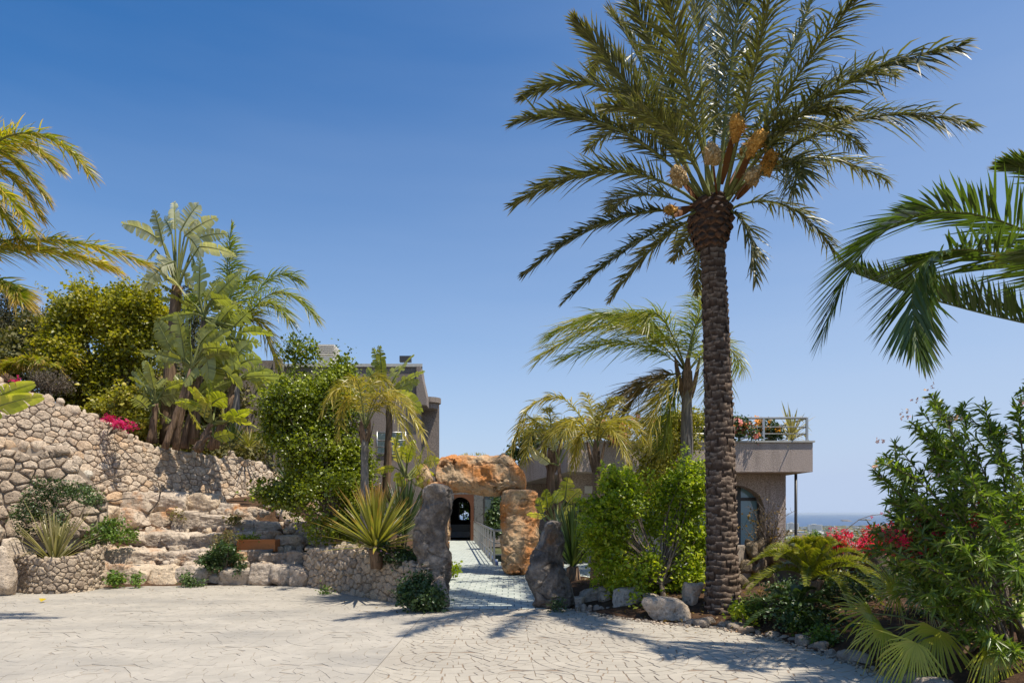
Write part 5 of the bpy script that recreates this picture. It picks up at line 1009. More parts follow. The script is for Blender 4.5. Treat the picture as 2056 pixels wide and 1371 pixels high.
# small yellow-green palm left of the gate
qpalm('small yellow green feather palm with slim grey trunk behind the yucca', W(735, 1080, 14.2), W(733, 862, 14.2), .105, .065, [((690, 780), (645, 830), -.3), ((700, 770), (670, 800), .8), ((720, 775), (705, 765), -.9), ((745, 775), (760, 770), 1.0), ((790, 790), (850, 880), -.1), ((800, 800), (868, 930), .3), ((775, 785), (835, 850), -.9), ((790, 815), (845, 960), .7), ((700, 800), (680, 880), .3), ((765, 790), (815, 890), -.5), ((740, 760), (790, 780), .4)],
      14.2, 'queengold', .34, n=56, wid=.0095, wind=(.06, 0, 0), sweep=.3)
# queen palm on the left hill
qpalm('tall queen palm behind the giant bird of paradise on the left hill', W(470, 900, 23), W(470, 690, 23), .17, .12, [((455, 570), (468, 452), .3), ((462, 590), (462, 480), -.6), ((545, 590), (634, 636), -.2), ((530, 570), (600, 560), .9), ((520, 610), (580, 640), -1.2), ((430, 600), (380, 620), .5), ((510, 640), (560, 740), .4, 'queengold'), ((485, 580), (510, 560), 1.3), ((440, 640), (400, 720), -.7)],
      23, 'queen', .85, n=84, wid=.018, wind=(.12, 0, 0), sweep=.2)
# yellowing palm leaning into the left edge
dl = 9.2; LB = W(-210, 1060, dl); LT = W(-190, 520, dl)
qpalm('yellowing feather palm reaching into the picture from the left edge', LB, LT, .17, .12, [((0, 280), (180, 348), -.2), ((-60, 300), (95, 400), .7), ((-70, 360), (60, 460), -.6), ((-50, 290), (120, 340), .3), ((-60, 330), (80, 430), .4), ((-80, 380), (50, 500), .1), ((40, 500), (230, 540), .5), ((60, 480), (292, 528), .1), ((-20, 560), (40, 600), -.5), ((-260, 300), (-420, 400), .5), ((-190, 300), (-160, 200), 1.), ((-100, 350), (30, 300), 1.3)],
      dl, 'queenyellow', .40, n=190, wid=.009, wind=(.08, 0, 0), sweep=.3, droop=.28, jit=.16)
# canary palm reaching in from the right
dr_ = 7.0; RB = W(2420, 1280, dr_); RT = W(2400, 700, dr_); RC = Thing('canary_palm', 'dark green date palm whose fronds arch in from the right edge', 'palm tree', RB)
m = MB(); tube(m, np.array([RB-[0, 0, .1], (RB+RT)/2, RT]), [.3, .27, .3], 18, rough=.01); RC.part(m, 'trunk', MT['bark'])
for mid, tip, dz, kk in [((1915, 425), (1652, 672), -.2, dict(vee=10, fwd=(58, 20), L=.78)), ((1935, 500), (1850, 716), -.7, dict(vee=0, fwd=(60, 22), L=.74)), ((2020, 640), (1706, 545), .5, dict(vee=62, fwd=(66, 40), L=.46)), ((2180, 420), (2020, 335), .4, dict(vee=12, L=.5)), ((2230, 380), (2100, 180), .8, dict(vee=15, L=.5)), ((2420, 350), (2450, 100), .5, dict(L=.5)), ((2550, 400), (2700, 420), .2, dict(L=.5)), ((2160, 560), (2060, 500), -1.8, dict(vee=5, L=.5))]:
    k = dict(droop=.08, jit=.04, wid=.0145, start=.16, rach=.018, twist=.25, jl=.06, n=150, vee=15, fwd=(60, 22)); k.update(kk); pfrond(RC, 'frond', RT, mid, tip, dz, [MT['dateR'], MT['petiole']], dr_, **k)
# ------------------------------------------------------------------ giant bird of paradise plants
def strel(label, base, top, d, lv, leaf='streli', stems=2, r=.09, rnd=0, rr=(60, 90), shaft='stem_brown', seed=0, name='bird_of_paradise', wm=1.):
    q = np.random.default_rng(900+seed); b = W(*base, d); t_ = W(*top, d); th = Thing(name, label, 'plant', b)
    for s in range(stems):
        m = MB(); o = np.array([q.normal(0, .1), q.normal(0, .12), 0]) if s else 0; P = bez(b+o-[0, 0, .1], (b+t_)/2+q.normal(0, .06, 3), t_+(o if s == 0 else o*.3-[0, 0, q.uniform(.1, .5)]), np.linspace(0, 1, 10)); tube(m, P, np.linspace(r*1.1, r*.75, 10)*(1+q.normal(0, .07, 10)), 10, rough=.008, flat=.8); th.part(m, 'stem', MT[shaft])
    L_ = list(lv)
    for k in range(rnd):
        a = q.uniform(-1.35, 1.35); l0 = q.uniform(30, 55); l1 = l0+q.uniform(*rr); L_.append((top[0]+math.sin(a)*l0*.6, top[1]-math.cos(a)*l0*.9, top[0]+math.sin(a)*l1*.95, top[1]-math.cos(a)*l1+abs(a)*30, q.uniform(15, 24), q.uniform(-.8, .9)))
    for x in L_:
        bx, by, tx, ty, w_ = x[:5]; dz = x[5] if len(x) > 5 else q.normal(0, .25); m = MB(); B_ = W(bx, by, d+dz*.5); T_ = W(tx, ty, d+dz); sd = q.normal(size=3)*.5+np.array([1., -.6, .3]) if abs(ty-by) > abs(tx-bx) else q.normal(size=3)*.4+np.array([0, -.8, 1.])
        paddle(m, B_, T_, w_/2/F*d*wm, up=q.uniform(.02, .22), fold=q.uniform(.15, .6), tear=q.uniform(5, 15), tint=q.uniform(.1, 1.), side=sd, petal0=t_+q.normal(0, .03, 3)); th.part(m, 'leaf', [MT[leaf], MT['petiole']])
    return th
D_ = 18.6
strel('tallest giant bird of paradise with fan of pale grey green leaves against the sky', (335, 885), (356, 575), D_+.6, [(327, 488, 310, 424, 34), (352, 462, 349, 407, 30), (362, 465, 398, 412, 38), (370, 475, 434, 437, 28), (330, 490, 247, 450, 32), (395, 480, 455, 470, 26), (378, 475, 404, 515, 34), (400, 495, 472, 512, 24), (312, 500, 290, 528, 28), (345, 470, 330, 440, 34, .6), (340, 525, 300, 560, 40), (350, 525, 325, 535, 44), (335, 560, 372, 592, 40), (322, 550, 288, 580, 34), (360, 540, 385, 575, 30)], 'strelipale', stems=1, r=.19, shaft='stem_brown', seed=1, wm=1.12)
strel('giant bird of paradise with upright broad leaf below the tallest one', (392, 885), (408, 640), D_+.3, [(400, 600, 402, 524, 46), (412, 605, 440, 560, 34), (425, 600, 460, 600, 30), (395, 615, 372, 600, 34), (470, 655, 497, 628, 36), (400, 680, 465, 650, 34), (480, 668, 546, 672, 26), (440, 650, 470, 615, 36), (485, 690, 524, 722, 34), (430, 640, 480, 640, 40), (450, 680, 520, 690, 34)], stems=2, seed=2, rnd=9, wm=1.2)
strel('leaning giant bird of paradise with stout brown stem at the wall top', (330, 893), (384, 742), D_-.6, [(371, 720, 356, 634, 34), (384, 716, 377, 638, 34), (407, 700, 472, 705, 28), (413, 703, 420, 764, 38), (440, 712, 482, 735, 30), (345, 705, 315, 645, 34), (360, 700, 330, 680, 40), (445, 740, 482, 778, 34), (400, 690, 430, 660, 34), (350, 720, 318, 730, 30), (395, 730, 370, 770, 34)], stems=2, seed=3, rnd=8, wm=1.25)
strel('giant bird of paradise spreading right toward the brown house', (432, 893), (470, 770), D_-.3, [(497, 748, 569, 765, 26), (475, 735, 522, 722, 28), (505, 755, 525, 790, 34), (480, 745, 470, 700, 36), (490, 760, 530, 740, 30), (460, 740, 430, 720, 34), (465, 735, 440, 700, 34), (470, 720, 500, 690, 30)], stems=3, seed=4, rnd=9, wm=1.25)
strel('low clump of bird of paradise with bright backlit leaves on the wall top', (400, 896), (425, 850), D_-.9, [(449, 850, 449, 800, 40), (455, 846, 500, 824, 36), (468, 846, 515, 858, 30), (420, 815, 393, 778, 34), (420, 815, 452, 796, 34), (430, 880, 468, 874, 22), (405, 860, 380, 825, 34), (410, 840, 420, 800, 34)], 'streliyel', stems=3, seed=5, rnd=8, rr=(30, 60), wm=1.3)
strel('dark bird of paradise clump at the left of the wall top thicket', (300, 880), (312, 810), D_-.2, [(304, 800, 334, 762, 36), (300, 800, 282, 758, 36), (310, 800, 360, 790, 34), (295, 820, 270, 800, 30), (320, 830, 350, 850, 34), (300, 840, 280, 860, 30)], stems=3, seed=6, rnd=9, rr=(35, 70), wm=1.3)
strel('bird of paradise between the leaning stems in the thicket centre', (372, 893), (385, 820), D_+.4, [], stems=4, seed=7, rnd=16, rr=(35, 85), wm=1.35)
strel('bird of paradise above the small palm in front of the left house', (775, 1000), (782, 800), 17.5, [(768, 770, 762, 696, 28), (770, 768, 750, 700, 26), (785, 775, 830, 712, 26), (790, 778, 852, 746, 24), (790, 785, 840, 765, 26), (800, 790, 845, 825, 34), (760, 780, 738, 740, 26), (755, 790, 730, 770, 24), (778, 770, 800, 735, 28), (790, 800, 820, 790, 28)], stems=2, seed=8, wm=1.15)
strel('yellow green bird of paradise clump behind the yucca near the gateway', (800, 1060), (815, 960), 16.2, [(845, 925, 850, 900, 26), (850, 930, 880, 925, 24), (800, 930, 790, 880, 28), (805, 925, 815, 885, 30), (830, 960, 848, 935, 28), (835, 975, 860, 965, 26), (810, 980, 800, 950, 26), (795, 900, 800, 870, 26)], 'streliyel', stems=3, seed=9, rnd=5, rr=(20, 45), wm=1.2)
strel('young bird of paradise with yellow leaf against the right gate upright', (1118, 1130), (1115, 1060), 15.4, [(1100, 1020, 1095, 985, 26), (1105, 1015, 1128, 980, 34), (1135, 1000, 1140, 960, 30), (1090, 1030, 1082, 1000, 24), (1140, 1010, 1165, 985, 26), (1120, 1010, 1118, 985, 28)], 'streliyel', stems=3, seed=10, rnd=3, rr=(20, 50), wm=1.2)
strel('bird of paradise with cream leaf at the top of the short bushy palm', (1125, 1100), (1122, 930), 17.0, [(1105, 930, 1060, 898, 26), (1115, 905, 1105, 870, 28), (1140, 900, 1150, 870, 26), (1130, 900, 1180, 880, 24)], 'strelipale', stems=1, seed=11, r=.06)
# big backlit leaf at the left edge
LBn = Thing('banana_plant', 'banana plant with two backlit leaves entering at the left edge', 'plant', W(-150, 1190, 9)); b = LBn.org
m = MB(); tube(m, bez(b, b+[0, 0, .8], W(-130, 880, 9), np.linspace(0, 1, 8)), np.linspace(.1, .06, 8), 10); LBn.part(m, 'stem', MT['stem_brown'])
for bx, by, tx, ty, w_, sd in ((-60, 830, 68, 770, 34, (0, -.5, 1)), (-60, 842, 84, 796, 34, (0, -.5, 1)), (-130, 800, -180, 690, 40, (1, -1, 0)), (-110, 790, -60, 700, 40, (1, -1, 0))):
    m = MB(); paddle(m, W(bx, by, 9), W(tx, ty, 8.8), w_/2/F*9*1.3, up=.1, fold=.35, tear=3, tint=.6, side=sd, petal0=W(-130, 880, 9)); LBn.part(m, 'leaf', [MT['streliyel'], MT['petiole']])
# ------------------------------------------------------------------ trees and shrubs
def B(L_, d): return [blob(x, y, d+(q[0] if q else 0), rx, ry, rd=q[1] if len(q) > 1 else None) for x, y, rx, ry, *q in L_]
tree('broadleaf_tree', 'dense yellow green broadleaf tree crowning the left wall', 'tree', W(225, 860, 20), B([(198, 538, 14, 24), (205, 565, 32, 34), (305, 650, 30, 30), (190, 620, 62, 48), (140, 665, 42, 62), (245, 640, 66, 58), (180, 720, 75, 60), (268, 700, 60, 60), (235, 780, 60, 50), (150, 770, 50, 50), (290, 620, 34, 36), (120, 720, 34, 50)], 20.5), 52000, .085, 'bigtree', trunk_r=.14, limbs=40, seed=31, clump=.15, gapf=.9, gapthr=-.12, extra=lambda th, C: sprays(th, C, 120, 50, .7, .08, 'bigtree', .4))
tree('broadleaf_shrub', 'low golden shrub spilling over the wall beside the magenta flowers', 'shrub', W(235, 850, 18.3), B([(215, 825, 30, 24), (250, 800, 34, 22), (280, 850, 24, 26)], 18.6), 5000, .08, 'climber', trunk_r=.03, limbs=10, seed=32, clump=.1)
tree('garden_tree', 'glossy green tree with ragged lobes in front of the left house', 'tree', W(690, 1105, 15.6), B([(612, 700, 30, 20), (600, 722, 30, 18), (688, 722, 10, 14), (650, 765, 58, 34), (600, 830, 62, 34), (560, 820, 36, 20), (665, 830, 62, 52), (640, 900, 84, 44), (700, 900, 40, 60), (690, 970, 46, 60), (590, 985, 66, 26), (545, 980, 28, 20), (640, 1010, 62, 34), (690, 1060, 34, 46), (610, 800, 60, 40), (690, 790, 34, 50), (620, 950, 50, 50), (560, 860, 30, 34), (690, 1010, 44, 50), (720, 950, 24, 60), (655, 1045, 54, 36, -.5), (705, 1030, 30, 60, -.4), (620, 1000, 50, 34, -.3), (670, 980, 60, 50, -.6)], 16.2), 60000, .062, 'midtree', trunk_r=.1, limbs=44, seed=33, clump=.13, gapf=1.5, gapthr=-.22, extra=lambda th, C: sprays(th, C, 120, 50, .3, .06, 'midtree', .42))
tree('flowering_shrub', 'large bright green airy shrub with orange berries between the boulders and the date palm', 'shrub', W(1335, 1195, 11.1), B([(1305, 980, 78, 40), (1240, 1015, 44, 32), (1365, 990, 56, 50), (1300, 1060, 92, 54), (1385, 1060, 42, 62), (1225, 1075, 36, 32), (1340, 1120, 76, 46), (1260, 1125, 60, 36), (1400, 1120, 30, 40), (1250, 965, 30, 24), (1310, 1160, 84, 24), (1235, 1130, 34, 22), (1380, 1140, 44, 44), (1340, 1080, 70, 60, .3)], 11.6), 21000, .066, 'duranta', trunk_r=.05, limbs=70, seed=34, clump=.10, gapf=1.9, gapthr=.08, ar=.28, tj=.3,
     extra=lambda th, C: [sprays(th, C, 180, 62, .38, .062, 'duranta', .30)]+[th.part((lambda mb: (flowers(mb, [c+DOWN*q*.03 for q in range(5)], .015, 2, .018), mb)[1])(MB()), 'berry_cluster', MT['orange_petal']) for c in C[rng.choice(len(C), 26, replace=False)]])
tree('climbing_shrub', 'yellow green shrub climbing over the terrace parapet left of the palm trunk', 'shrub', W(1330, 1080, 18.2), B([(1340, 880, 44, 40), (1285, 870, 22, 34), (1310, 915, 50, 30), (1400, 920, 26, 60), (1370, 850, 24, 22), (1410, 860, 18, 34), (1330, 960, 70, 34), (1410, 980, 26, 50)], 18.3), 17000, .062, 'climber', trunk_r=.05, limbs=40, seed=35, clump=.12, gapthr=-.02, ar=.35)
tree('pine_tree', 'dark pine at the far left skyline of the hill', 'tree', W(20, 760, 30), B([(10, 600, 26, 14), (30, 620, 38, 18), (5, 650, 50, 24), (50, 660, 30, 18), (20, 690, 60, 24), (-60, 640, 60, 50)], 30), 16000, .13, 'pine', trunk_r=.16, limbs=24, seed=36, ar=.12, clump=.2, gapthr=-.1)
tree('pine_tree', 'small tiered dark conifer between the far left pine and the broadleaf tree', 'tree', W(118, 730, 36), B([(121, 612, 8, 10), (118, 628, 18, 7), (112, 642, 28, 8), (125, 655, 22, 8), (100, 668, 34, 10)], 36), 5000, .13, 'pine', trunk_r=.1, limbs=12, seed=37, ar=.12, clump=.12, gapthr=-.3)
tree('pine_tree', 'dark conifer glimpsed between the bird of paradise stems', 'tree', W(390, 850, 30), B([(385, 600, 16, 24), (380, 640, 30, 30), (400, 690, 40, 40)], 30), 6000, .13, 'pine', trunk_r=.1, limbs=12, seed=38, ar=.12, clump=.2)
tag(solo(crown(B([(40, 700, 60, 26), (100, 690, 50, 30), (60, 740, 80, 26), (-40, 720, 80, 50), (150, 760, 40, 50), (200, 800, 60, 30), (330, 800, 60, 60), (420, 800, 80, 60), (90, 660, 40, 24), (330, 880, 50, 26, -3), (400, 895, 70, 20, -3), (480, 905, 60, 20, -3), (280, 850, 50, 30, -3)], 25), 42000, .11, clump=.22, seed=39, gapthr=-.3)[0], 'hillside_scrub', MT['scrub'], W(60, 760, 24), 'mixed olive scrub covering the bank behind the tall wall', 'scrub'), kind='stuff')
tree('dry_shrub', 'grey twiggy shrub on the wall top under the yellow palm leaves', 'shrub', W(105, 790, 17.2), B([(105, 770, 34, 18), (80, 760, 20, 14)], 17.4), 3500, .05, 'greyscrub', trunk_r=.02, limbs=40, seed=40, ar=.15, clump=.08)
YP = Thing('yellow_palm', 'low palm with golden yellow leaves on the hill at the far left', 'palm tree', W(70, 775, 19))
for k in range(16):
    a = rng.uniform(-1.4, 1.4); cx, cy = 60+rng.normal(0, 26), 760+rng.normal(0, 4); m = MB(); frond(m, W(cx, cy, 19), W(cx+math.sin(a)*40, cy-55, 19+rng.normal(0, .3)), W(cx+math.sin(a)*75, cy-30+abs(a)*18, 19+rng.normal(0, .5)), L=.34, n=32, wid=.016, droop=.4, fwd=(55, 25), rach=.012); YP.part(m, 'frond', [MT['queenyellow'], MT['petiole']])
# low bushes: small crowns of leaves
def bush(label, base, Bl, n, size, leaf, seed, name='bush', cat='bush', fl=None, **k):
    def ex(th, C):
        if fl:
            mat, cnt, rad, top = fl; idx = np.argsort(-C[:, 2])[:int(len(C)*top)]; m = MB(); flowers(m, C[rng.choice(idx, cnt)]+rng.normal(0, .02, (cnt, 3)), rad*1.2, 3, rad); th.part(m, 'blossom', MT[mat], kind='stuff')
    kk = dict(trunk_r=.015, limbs=16, clump=.06, per=10); kk.update(k); return tree(name, label, cat, base, Bl, n, size, leaf, seed=seed, extra=ex, **kk)
bush('dark leafy creeper rooted at the foot of the tall dark standing stone', G(845, 1222), B([(845, 1195, 40, 26), (820, 1188, 22, 20), (875, 1205, 20, 16), (845, 1165, 16, 20)], 11.15), 4200, .045, 'ivy', 51)
bush('grey green bush hanging over the boulder terrace below the terracotta trough', W(455, 1150, 15.3), B([(445, 1125, 36, 18), (470, 1138, 20, 14), (425, 1128, 24, 12), (450, 1106, 20, 10)], 15.1), 3200, .05, 'ivy', 52)
bush('straggly brown green herb behind the left end of the terracotta trough', W(440, 1100, 16), B([(440, 1088, 26, 18), (465, 1078, 22, 12)], 16), 1200, .04, 'scrub', 53, ar=.25)
bush('bright green herb growing in the terracotta trough', W(498, 1086, 16.38), B([(493, 1080, 14, 5), (512, 1082, 10, 4)], 16.38), 400, .04, 'duranta', 54, limbs=4)
bush('straggly dark shrub above the striped flax on the lower band wall', W(105, 1040, 14.2), B([(100, 985, 44, 22), (85, 1010, 34, 30), (150, 985, 30, 14), (60, 1040, 30, 34), (110, 1040, 30, 30), (180, 1000, 24, 12)], 14.4), 5200, .045, 'ivy', 55, ar=.3, gapthr=0)
bush('green trailing weeds on the ledge right of the striped flax', W(205, 1075, 15.6), B([(205, 1062, 34, 9), (240, 1075, 34, 10), (180, 1085, 22, 12), (235, 1048, 18, 6)], 15.5), 2400, .05, 'bushgreen', 56)
bush('low weed with bright leaves at the plaza edge under the left boulders', G(235, 1178), B([(235, 1163, 14, 9)], 14.5), 400, .06, 'bushgreen', 57, limbs=5)
bush('small upright weed in the joint right of the bright leaved weed', G(275, 1177), B([(275, 1164, 5, 9)], 14.6), 160, .05, 'bushgreen', 58, limbs=4)
bush('small dark weed at the foot of the lowest boulder row centre', G(372, 1177), B([(372, 1164, 14, 10), (395, 1170, 14, 6)], 14.8), 500, .045, 'ivy', 59, limbs=5)
bush('tiny weed at the foot of the bulging rubble wall', G(652, 1190), B([(652, 1184, 8, 6)], 13.5), 120, .04, 'bushgreen', 60, limbs=3)
bush('green weeds growing from the upper boulder gap', W(360, 1030, 17), B([(352, 1032, 14, 10), (470, 1040, 10, 8)], 17.2), 300, .05, 'scrub', 61, limbs=6)
bush('small plant at the foot of the gateway path edge behind the dark stone', W(910, 1150, 15.5), B([(911, 1143, 6, 9)], 15.5), 160, .06, 'duranta', 62, limbs=3)
bush('purple flowering daisy bush between the yucca and the tall dark standing stone', W(800, 1135, 12.2), B([(798, 1110, 32, 16), (815, 1125, 22, 12), (780, 1095, 16, 10)], 12.4), 2400, .04, 'ivy', 63, fl=('violet_petal', 26, .022, .5))
bush('tuft of moss at the foot of the pointed standing stone', G(1118, 1222), B([(1118, 1215, 10, 8)], 11.1), 300, .03, 'ivy', 64, limbs=3)
bush('feathery green bush beside the shaded cycad at the plaza edge', G(1632, 1290), B([(1630, 1240, 26, 28), (1655, 1215, 20, 16), (1610, 1262, 18, 16)], 8.9), 4200, .032, 'bushgreen', 65, ar=.25)
bush('low green herbs right of the date palm foot', W(1520, 1240, 9.6), B([(1515, 1215, 22, 16), (1500, 1235, 16, 10), (1545, 1250, 24, 10)], 9.7), 2200, .032, 'bushgreen', 66, ar=.3)
bush('small weed cluster under the fan palm at the plaza edge', G(1660, 1300), B([(1662, 1285, 18, 10), (1640, 1275, 14, 8)], 8.2), 700, .04, 'bushgreen', 67, limbs=6)
bush('pointed leaf seedling in front of the bed left of the shaded cycad', G(1500, 1262), B([(1505, 1248, 10, 6), (1480, 1225, 8, 14)], 9.5), 220, .045, 'duranta', 68, limbs=4)
bush('yellow green bush behind the pole overlooking the sea', W(1630, 1110, 15), B([(1628, 1090, 24, 12), (1660, 1102, 20, 8), (1588, 1092, 8, 8)], 15), 1300, .07, 'bushgreen', 69, ar=.22)
bush('pink rose bush spilling over the terrace parapet right of the palm trunk', W(1485, 887, 20.4), B([(1480, 862, 26, 20), (1500, 872, 22, 12), (1470, 850, 16, 14)], 20.1), 2400, .07, 'ivy', 70, fl=('salmon_petal', 40, .085, 1), name='rose_bush', cat='rose bush', clump=.08)
bush('orange rose bush beside the striped flax on the roof terrace', W(1545, 887, 20.5), B([(1545, 868, 22, 16), (1535, 855, 12, 10)], 20.5), 1400, .07, 'ivy', 71, fl=('orange_petal', 14, .09, .6), name='rose_bush', cat='rose bush', clump=.08)
bush('salmon bougainvillea trailing over the left end of the roof terrace', W(1220, 890, 19.9), B([(1200, 858, 26, 14), (1240, 868, 24, 20), (1280, 850, 26, 12), (1330, 850, 20, 10)], 19.9), 2400, .06, 'climber', 72, fl=('salmon_petal', 60, .075, 1), name='bougainvillea', cat='bougainvillea', clump=.08)
bush('dark shrub on the terrace behind the left parapet corner', W(1090, 900, 25), B([(1075, 885, 34, 20), (1110, 878, 28, 14), (1040, 910, 18, 12)], 26), 3500, .1, 'ivy', 73, clump=.12)
bush('dark creeper on the terrace seen just left of the date palm trunk', W(1400, 890, 20.5), B([(1400, 845, 14, 12), (1415, 870, 12, 20)], 20.5), 900, .07, 'ivy', 74)
bush('shaded leafy mass of shrub filling the bed behind the gateway upright', W(1150, 1120, 17), B([(1150, 1040, 30, 40), (1170, 1090, 30, 30)], 17.2), 2600, .08, 'midtree', 75)
bush('potted dark shrub beside the entrance window', W(992, 1065, 31), B([(992, 1030, 14, 36), (1000, 1060, 14, 14)], 31), 2600, .1, 'ivy', 76, clump=.1)
# small dwarf palms and flax under the thicket
def dwarf(label, c, d, n, L, w_, leaf, **k):
    th = Thing('dwarf_palm', label, 'plant', W(*c, d)); rosette(th, W(*c, d), n, L, w_, leaf, **k); return th
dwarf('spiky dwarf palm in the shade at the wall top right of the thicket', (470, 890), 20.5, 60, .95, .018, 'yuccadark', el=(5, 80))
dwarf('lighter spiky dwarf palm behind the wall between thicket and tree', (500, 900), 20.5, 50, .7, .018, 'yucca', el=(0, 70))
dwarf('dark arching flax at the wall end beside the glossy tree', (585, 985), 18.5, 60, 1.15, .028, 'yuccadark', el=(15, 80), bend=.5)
dwarf('dark agave like rosette under the thicket', (430, 895), 19, 40, .8, .03, 'yuccadark', el=(5, 70))
# striped flax
PH = Thing('striped_flax', 'green and cream striped flax in the low stone planter', 'plant', W(108, 1132, 13.95)); rosette(PH, PH.org, 90, 1.22, .022, 'phormium', el=(28, 88), bend=.42, kink=(.25, .6), lj=.2, r0=.07)
PT = Thing('striped_flax', 'cream striped flax on the roof terrace corner', 'plant', W(1590, 885, 20.6)); rosette(PT, PT.org, 60, 1.0, .032, 'phormium', el=(25, 85), bend=.75, lj=.2, kink=(.3, .5), tint=.8)
# yuccas
YU = Thing('yucca', 'large olive yucca with stiff sword leaves on the rubble wall', 'yucca', W(757, 1130, 12.55)); m = MB(); a = W(755, 1100, 12.55); tube(m, np.array([YU.org-[0, 0, .1], (YU.org+a)/2, a]), [.1, .13, .14], 10, rough=.01); YU.part(m, 'stem', MT['stem_brown']); rosette(YU, a, 180, 1.16, .026, 'yucca', el=(2, 89), bend=.10, lj=.10, r0=.1, basez=.22)
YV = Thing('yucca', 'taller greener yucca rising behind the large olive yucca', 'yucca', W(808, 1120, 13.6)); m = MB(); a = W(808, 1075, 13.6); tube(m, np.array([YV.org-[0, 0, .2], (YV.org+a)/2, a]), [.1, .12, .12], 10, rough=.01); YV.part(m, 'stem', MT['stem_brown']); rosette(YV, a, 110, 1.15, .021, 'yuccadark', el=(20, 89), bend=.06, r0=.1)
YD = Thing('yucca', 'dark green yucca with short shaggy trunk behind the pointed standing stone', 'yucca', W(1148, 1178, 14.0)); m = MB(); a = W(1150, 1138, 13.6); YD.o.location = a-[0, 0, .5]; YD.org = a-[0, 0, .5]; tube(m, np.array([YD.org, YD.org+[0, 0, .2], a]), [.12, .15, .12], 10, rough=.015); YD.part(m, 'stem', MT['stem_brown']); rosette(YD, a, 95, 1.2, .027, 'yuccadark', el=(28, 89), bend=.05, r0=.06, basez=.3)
# cycads
def cycad(label, c, d, n, L, leaf, wid, el, lift, ch=.2):
    base = W(*c, d); th = Thing('cycad', label, 'cycad', base-[0, 0, ch]); m = MB(); boulder(m, base-[0, 0, ch*.55], (ch*1.3, ch*1.3, ch*1.3), 5, sub=4); th.part(m, 'stem', MT['stem_brown'])
    for k in range(n):
        a = k*2.39996; e = math.radians(np.interp(k, [0, n], el)+rng.normal(0, 4)); D = np.array([math.cos(a)*math.cos(e), math.sin(a)*math.cos(e), math.sin(e)]); l = L*(.75+.25*math.cos(e)); P2 = base+D*l+DOWN*l*.28; P1 = base+D*l*.5+np.array([0, 0, lift*l]); m = MB()
        frond(m, base, P1, P2, L=wid, n=80, wid=.0085, start=.06, fwd=(72, 45), vee=32, droop=.0, jit=.02, rach=.011, twist=.1, jl=.03, seg=3, prof='cycad', blade=1, tint=.5+rng.normal(0, .1)); th.part(m, 'frond', [MT[leaf], MT['petiole']])
    return th
cycad('sunlit cycad with arching olive fronds in front of the honeycomb wall', (1630, 1165), 9.6, 34, .98, 'cycad', .145, (2, 82), .32)
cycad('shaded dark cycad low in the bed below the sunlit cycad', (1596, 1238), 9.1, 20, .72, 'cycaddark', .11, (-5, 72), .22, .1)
# fan palm
FP = Thing('fan_palm', 'low fan palm with drooping yellow green leaves beside the plaza', 'palm tree', W(1930, 1330, 6.8)); fo = W(1930, 1290, 6.9)
for (cx, cy, dd, tx, ty, R_, dr, tn) in [(1752, 1232, 7.4, -1, .12, .56, .42, .7), (1775, 1262, 6.9, -.75, -.7, .44, .7, .8), (1880, 1262, 6.6, -.35, -.5, .62, .85, .7), (1800, 1190, 7.9, -.8, .5, .66, .3, .45), (1850, 1150, 8.1, -.5, .9, .62, .3, .5), (1990, 1290, 6.1, .1, -.6, .55, .8, .5), (1960, 1220, 7.2, .2, .6, .6, .3, .4), (1860, 1200, 7.6, -.6, .4, .6, .4, .35), (2040, 1240, 6.5, .6, .1, .6, .5, .5), (1900, 1110, 8.4, -.2, 1, .6, .3, .6), (1840, 1290, 6.4, -.6, -.9, .45, .7, .6)]:
    c = W(cx, cy, dd); m = MB(); tube(m, bez(fo, (fo+c)/2+[0, 0, .15], c, np.linspace(0, 1, 7)), np.linspace(.014, .008, 7), 5, mat=1, cap=False)
    fanleaf(m, c, (tx, rng.normal(-.25, .15), ty), (.1, -.75, .75), R_*.95, n=30, droop=dr*1.3, tint=tn, spread=88, join=.3); FP.part(m, 'leaf', [MT['fan'], MT['petiole']])
m = MB(); tube(m, np.array([fo-[0, 0, .35], fo]), [.14, .12], 12, rough=.02); FP.part(m, 'trunk', MT['stem_brown'])
# oleander
def lance(mb, P, D, L, w_, tint, bend=.25):
    n = len(P); D = nrm(D); Sx = nrm(np.cross(D, nrm(rng.normal(size=(n, 3))+[0, 0, .8]))); N = np.cross(Sx, D); s = np.array([0, .3, .65, 1.]); ww = np.array([.15, 1, .85, 0])*w_
    Q = P[:, None]+D[:, None]*(L[:, None]*s)[..., None]+DOWN*(bend*L[:, None]*s**2)[..., None]
    V = np.stack([Q-Sx[:, None]*ww[None, :, None]+N[:, None]*ww[None, :, None]*.35, Q, Q+Sx[:, None]*ww[None, :, None]+N[:, None]*ww[None, :, None]*.35], 2).reshape(-1, 3)
    i = np.arange(3)[:, None]*3; f = np.concatenate([i+np.array([[0, 1, 4, 3]]), i+np.array([[1, 2, 5, 4]])]); o = np.arange(n)[:, None, None]*12
    mb.add(V, (o+f[None]).reshape(-1, 4), np.repeat(np.clip(tint, 0, 1), 12), np.tile(np.repeat(s, 3), n))
OL = Thing('oleander', 'big dark oleander with lance leaves and pale pink blossom filling the right foreground', 'shrub', W(2080, 1371, 6.6)); ob = OL.org
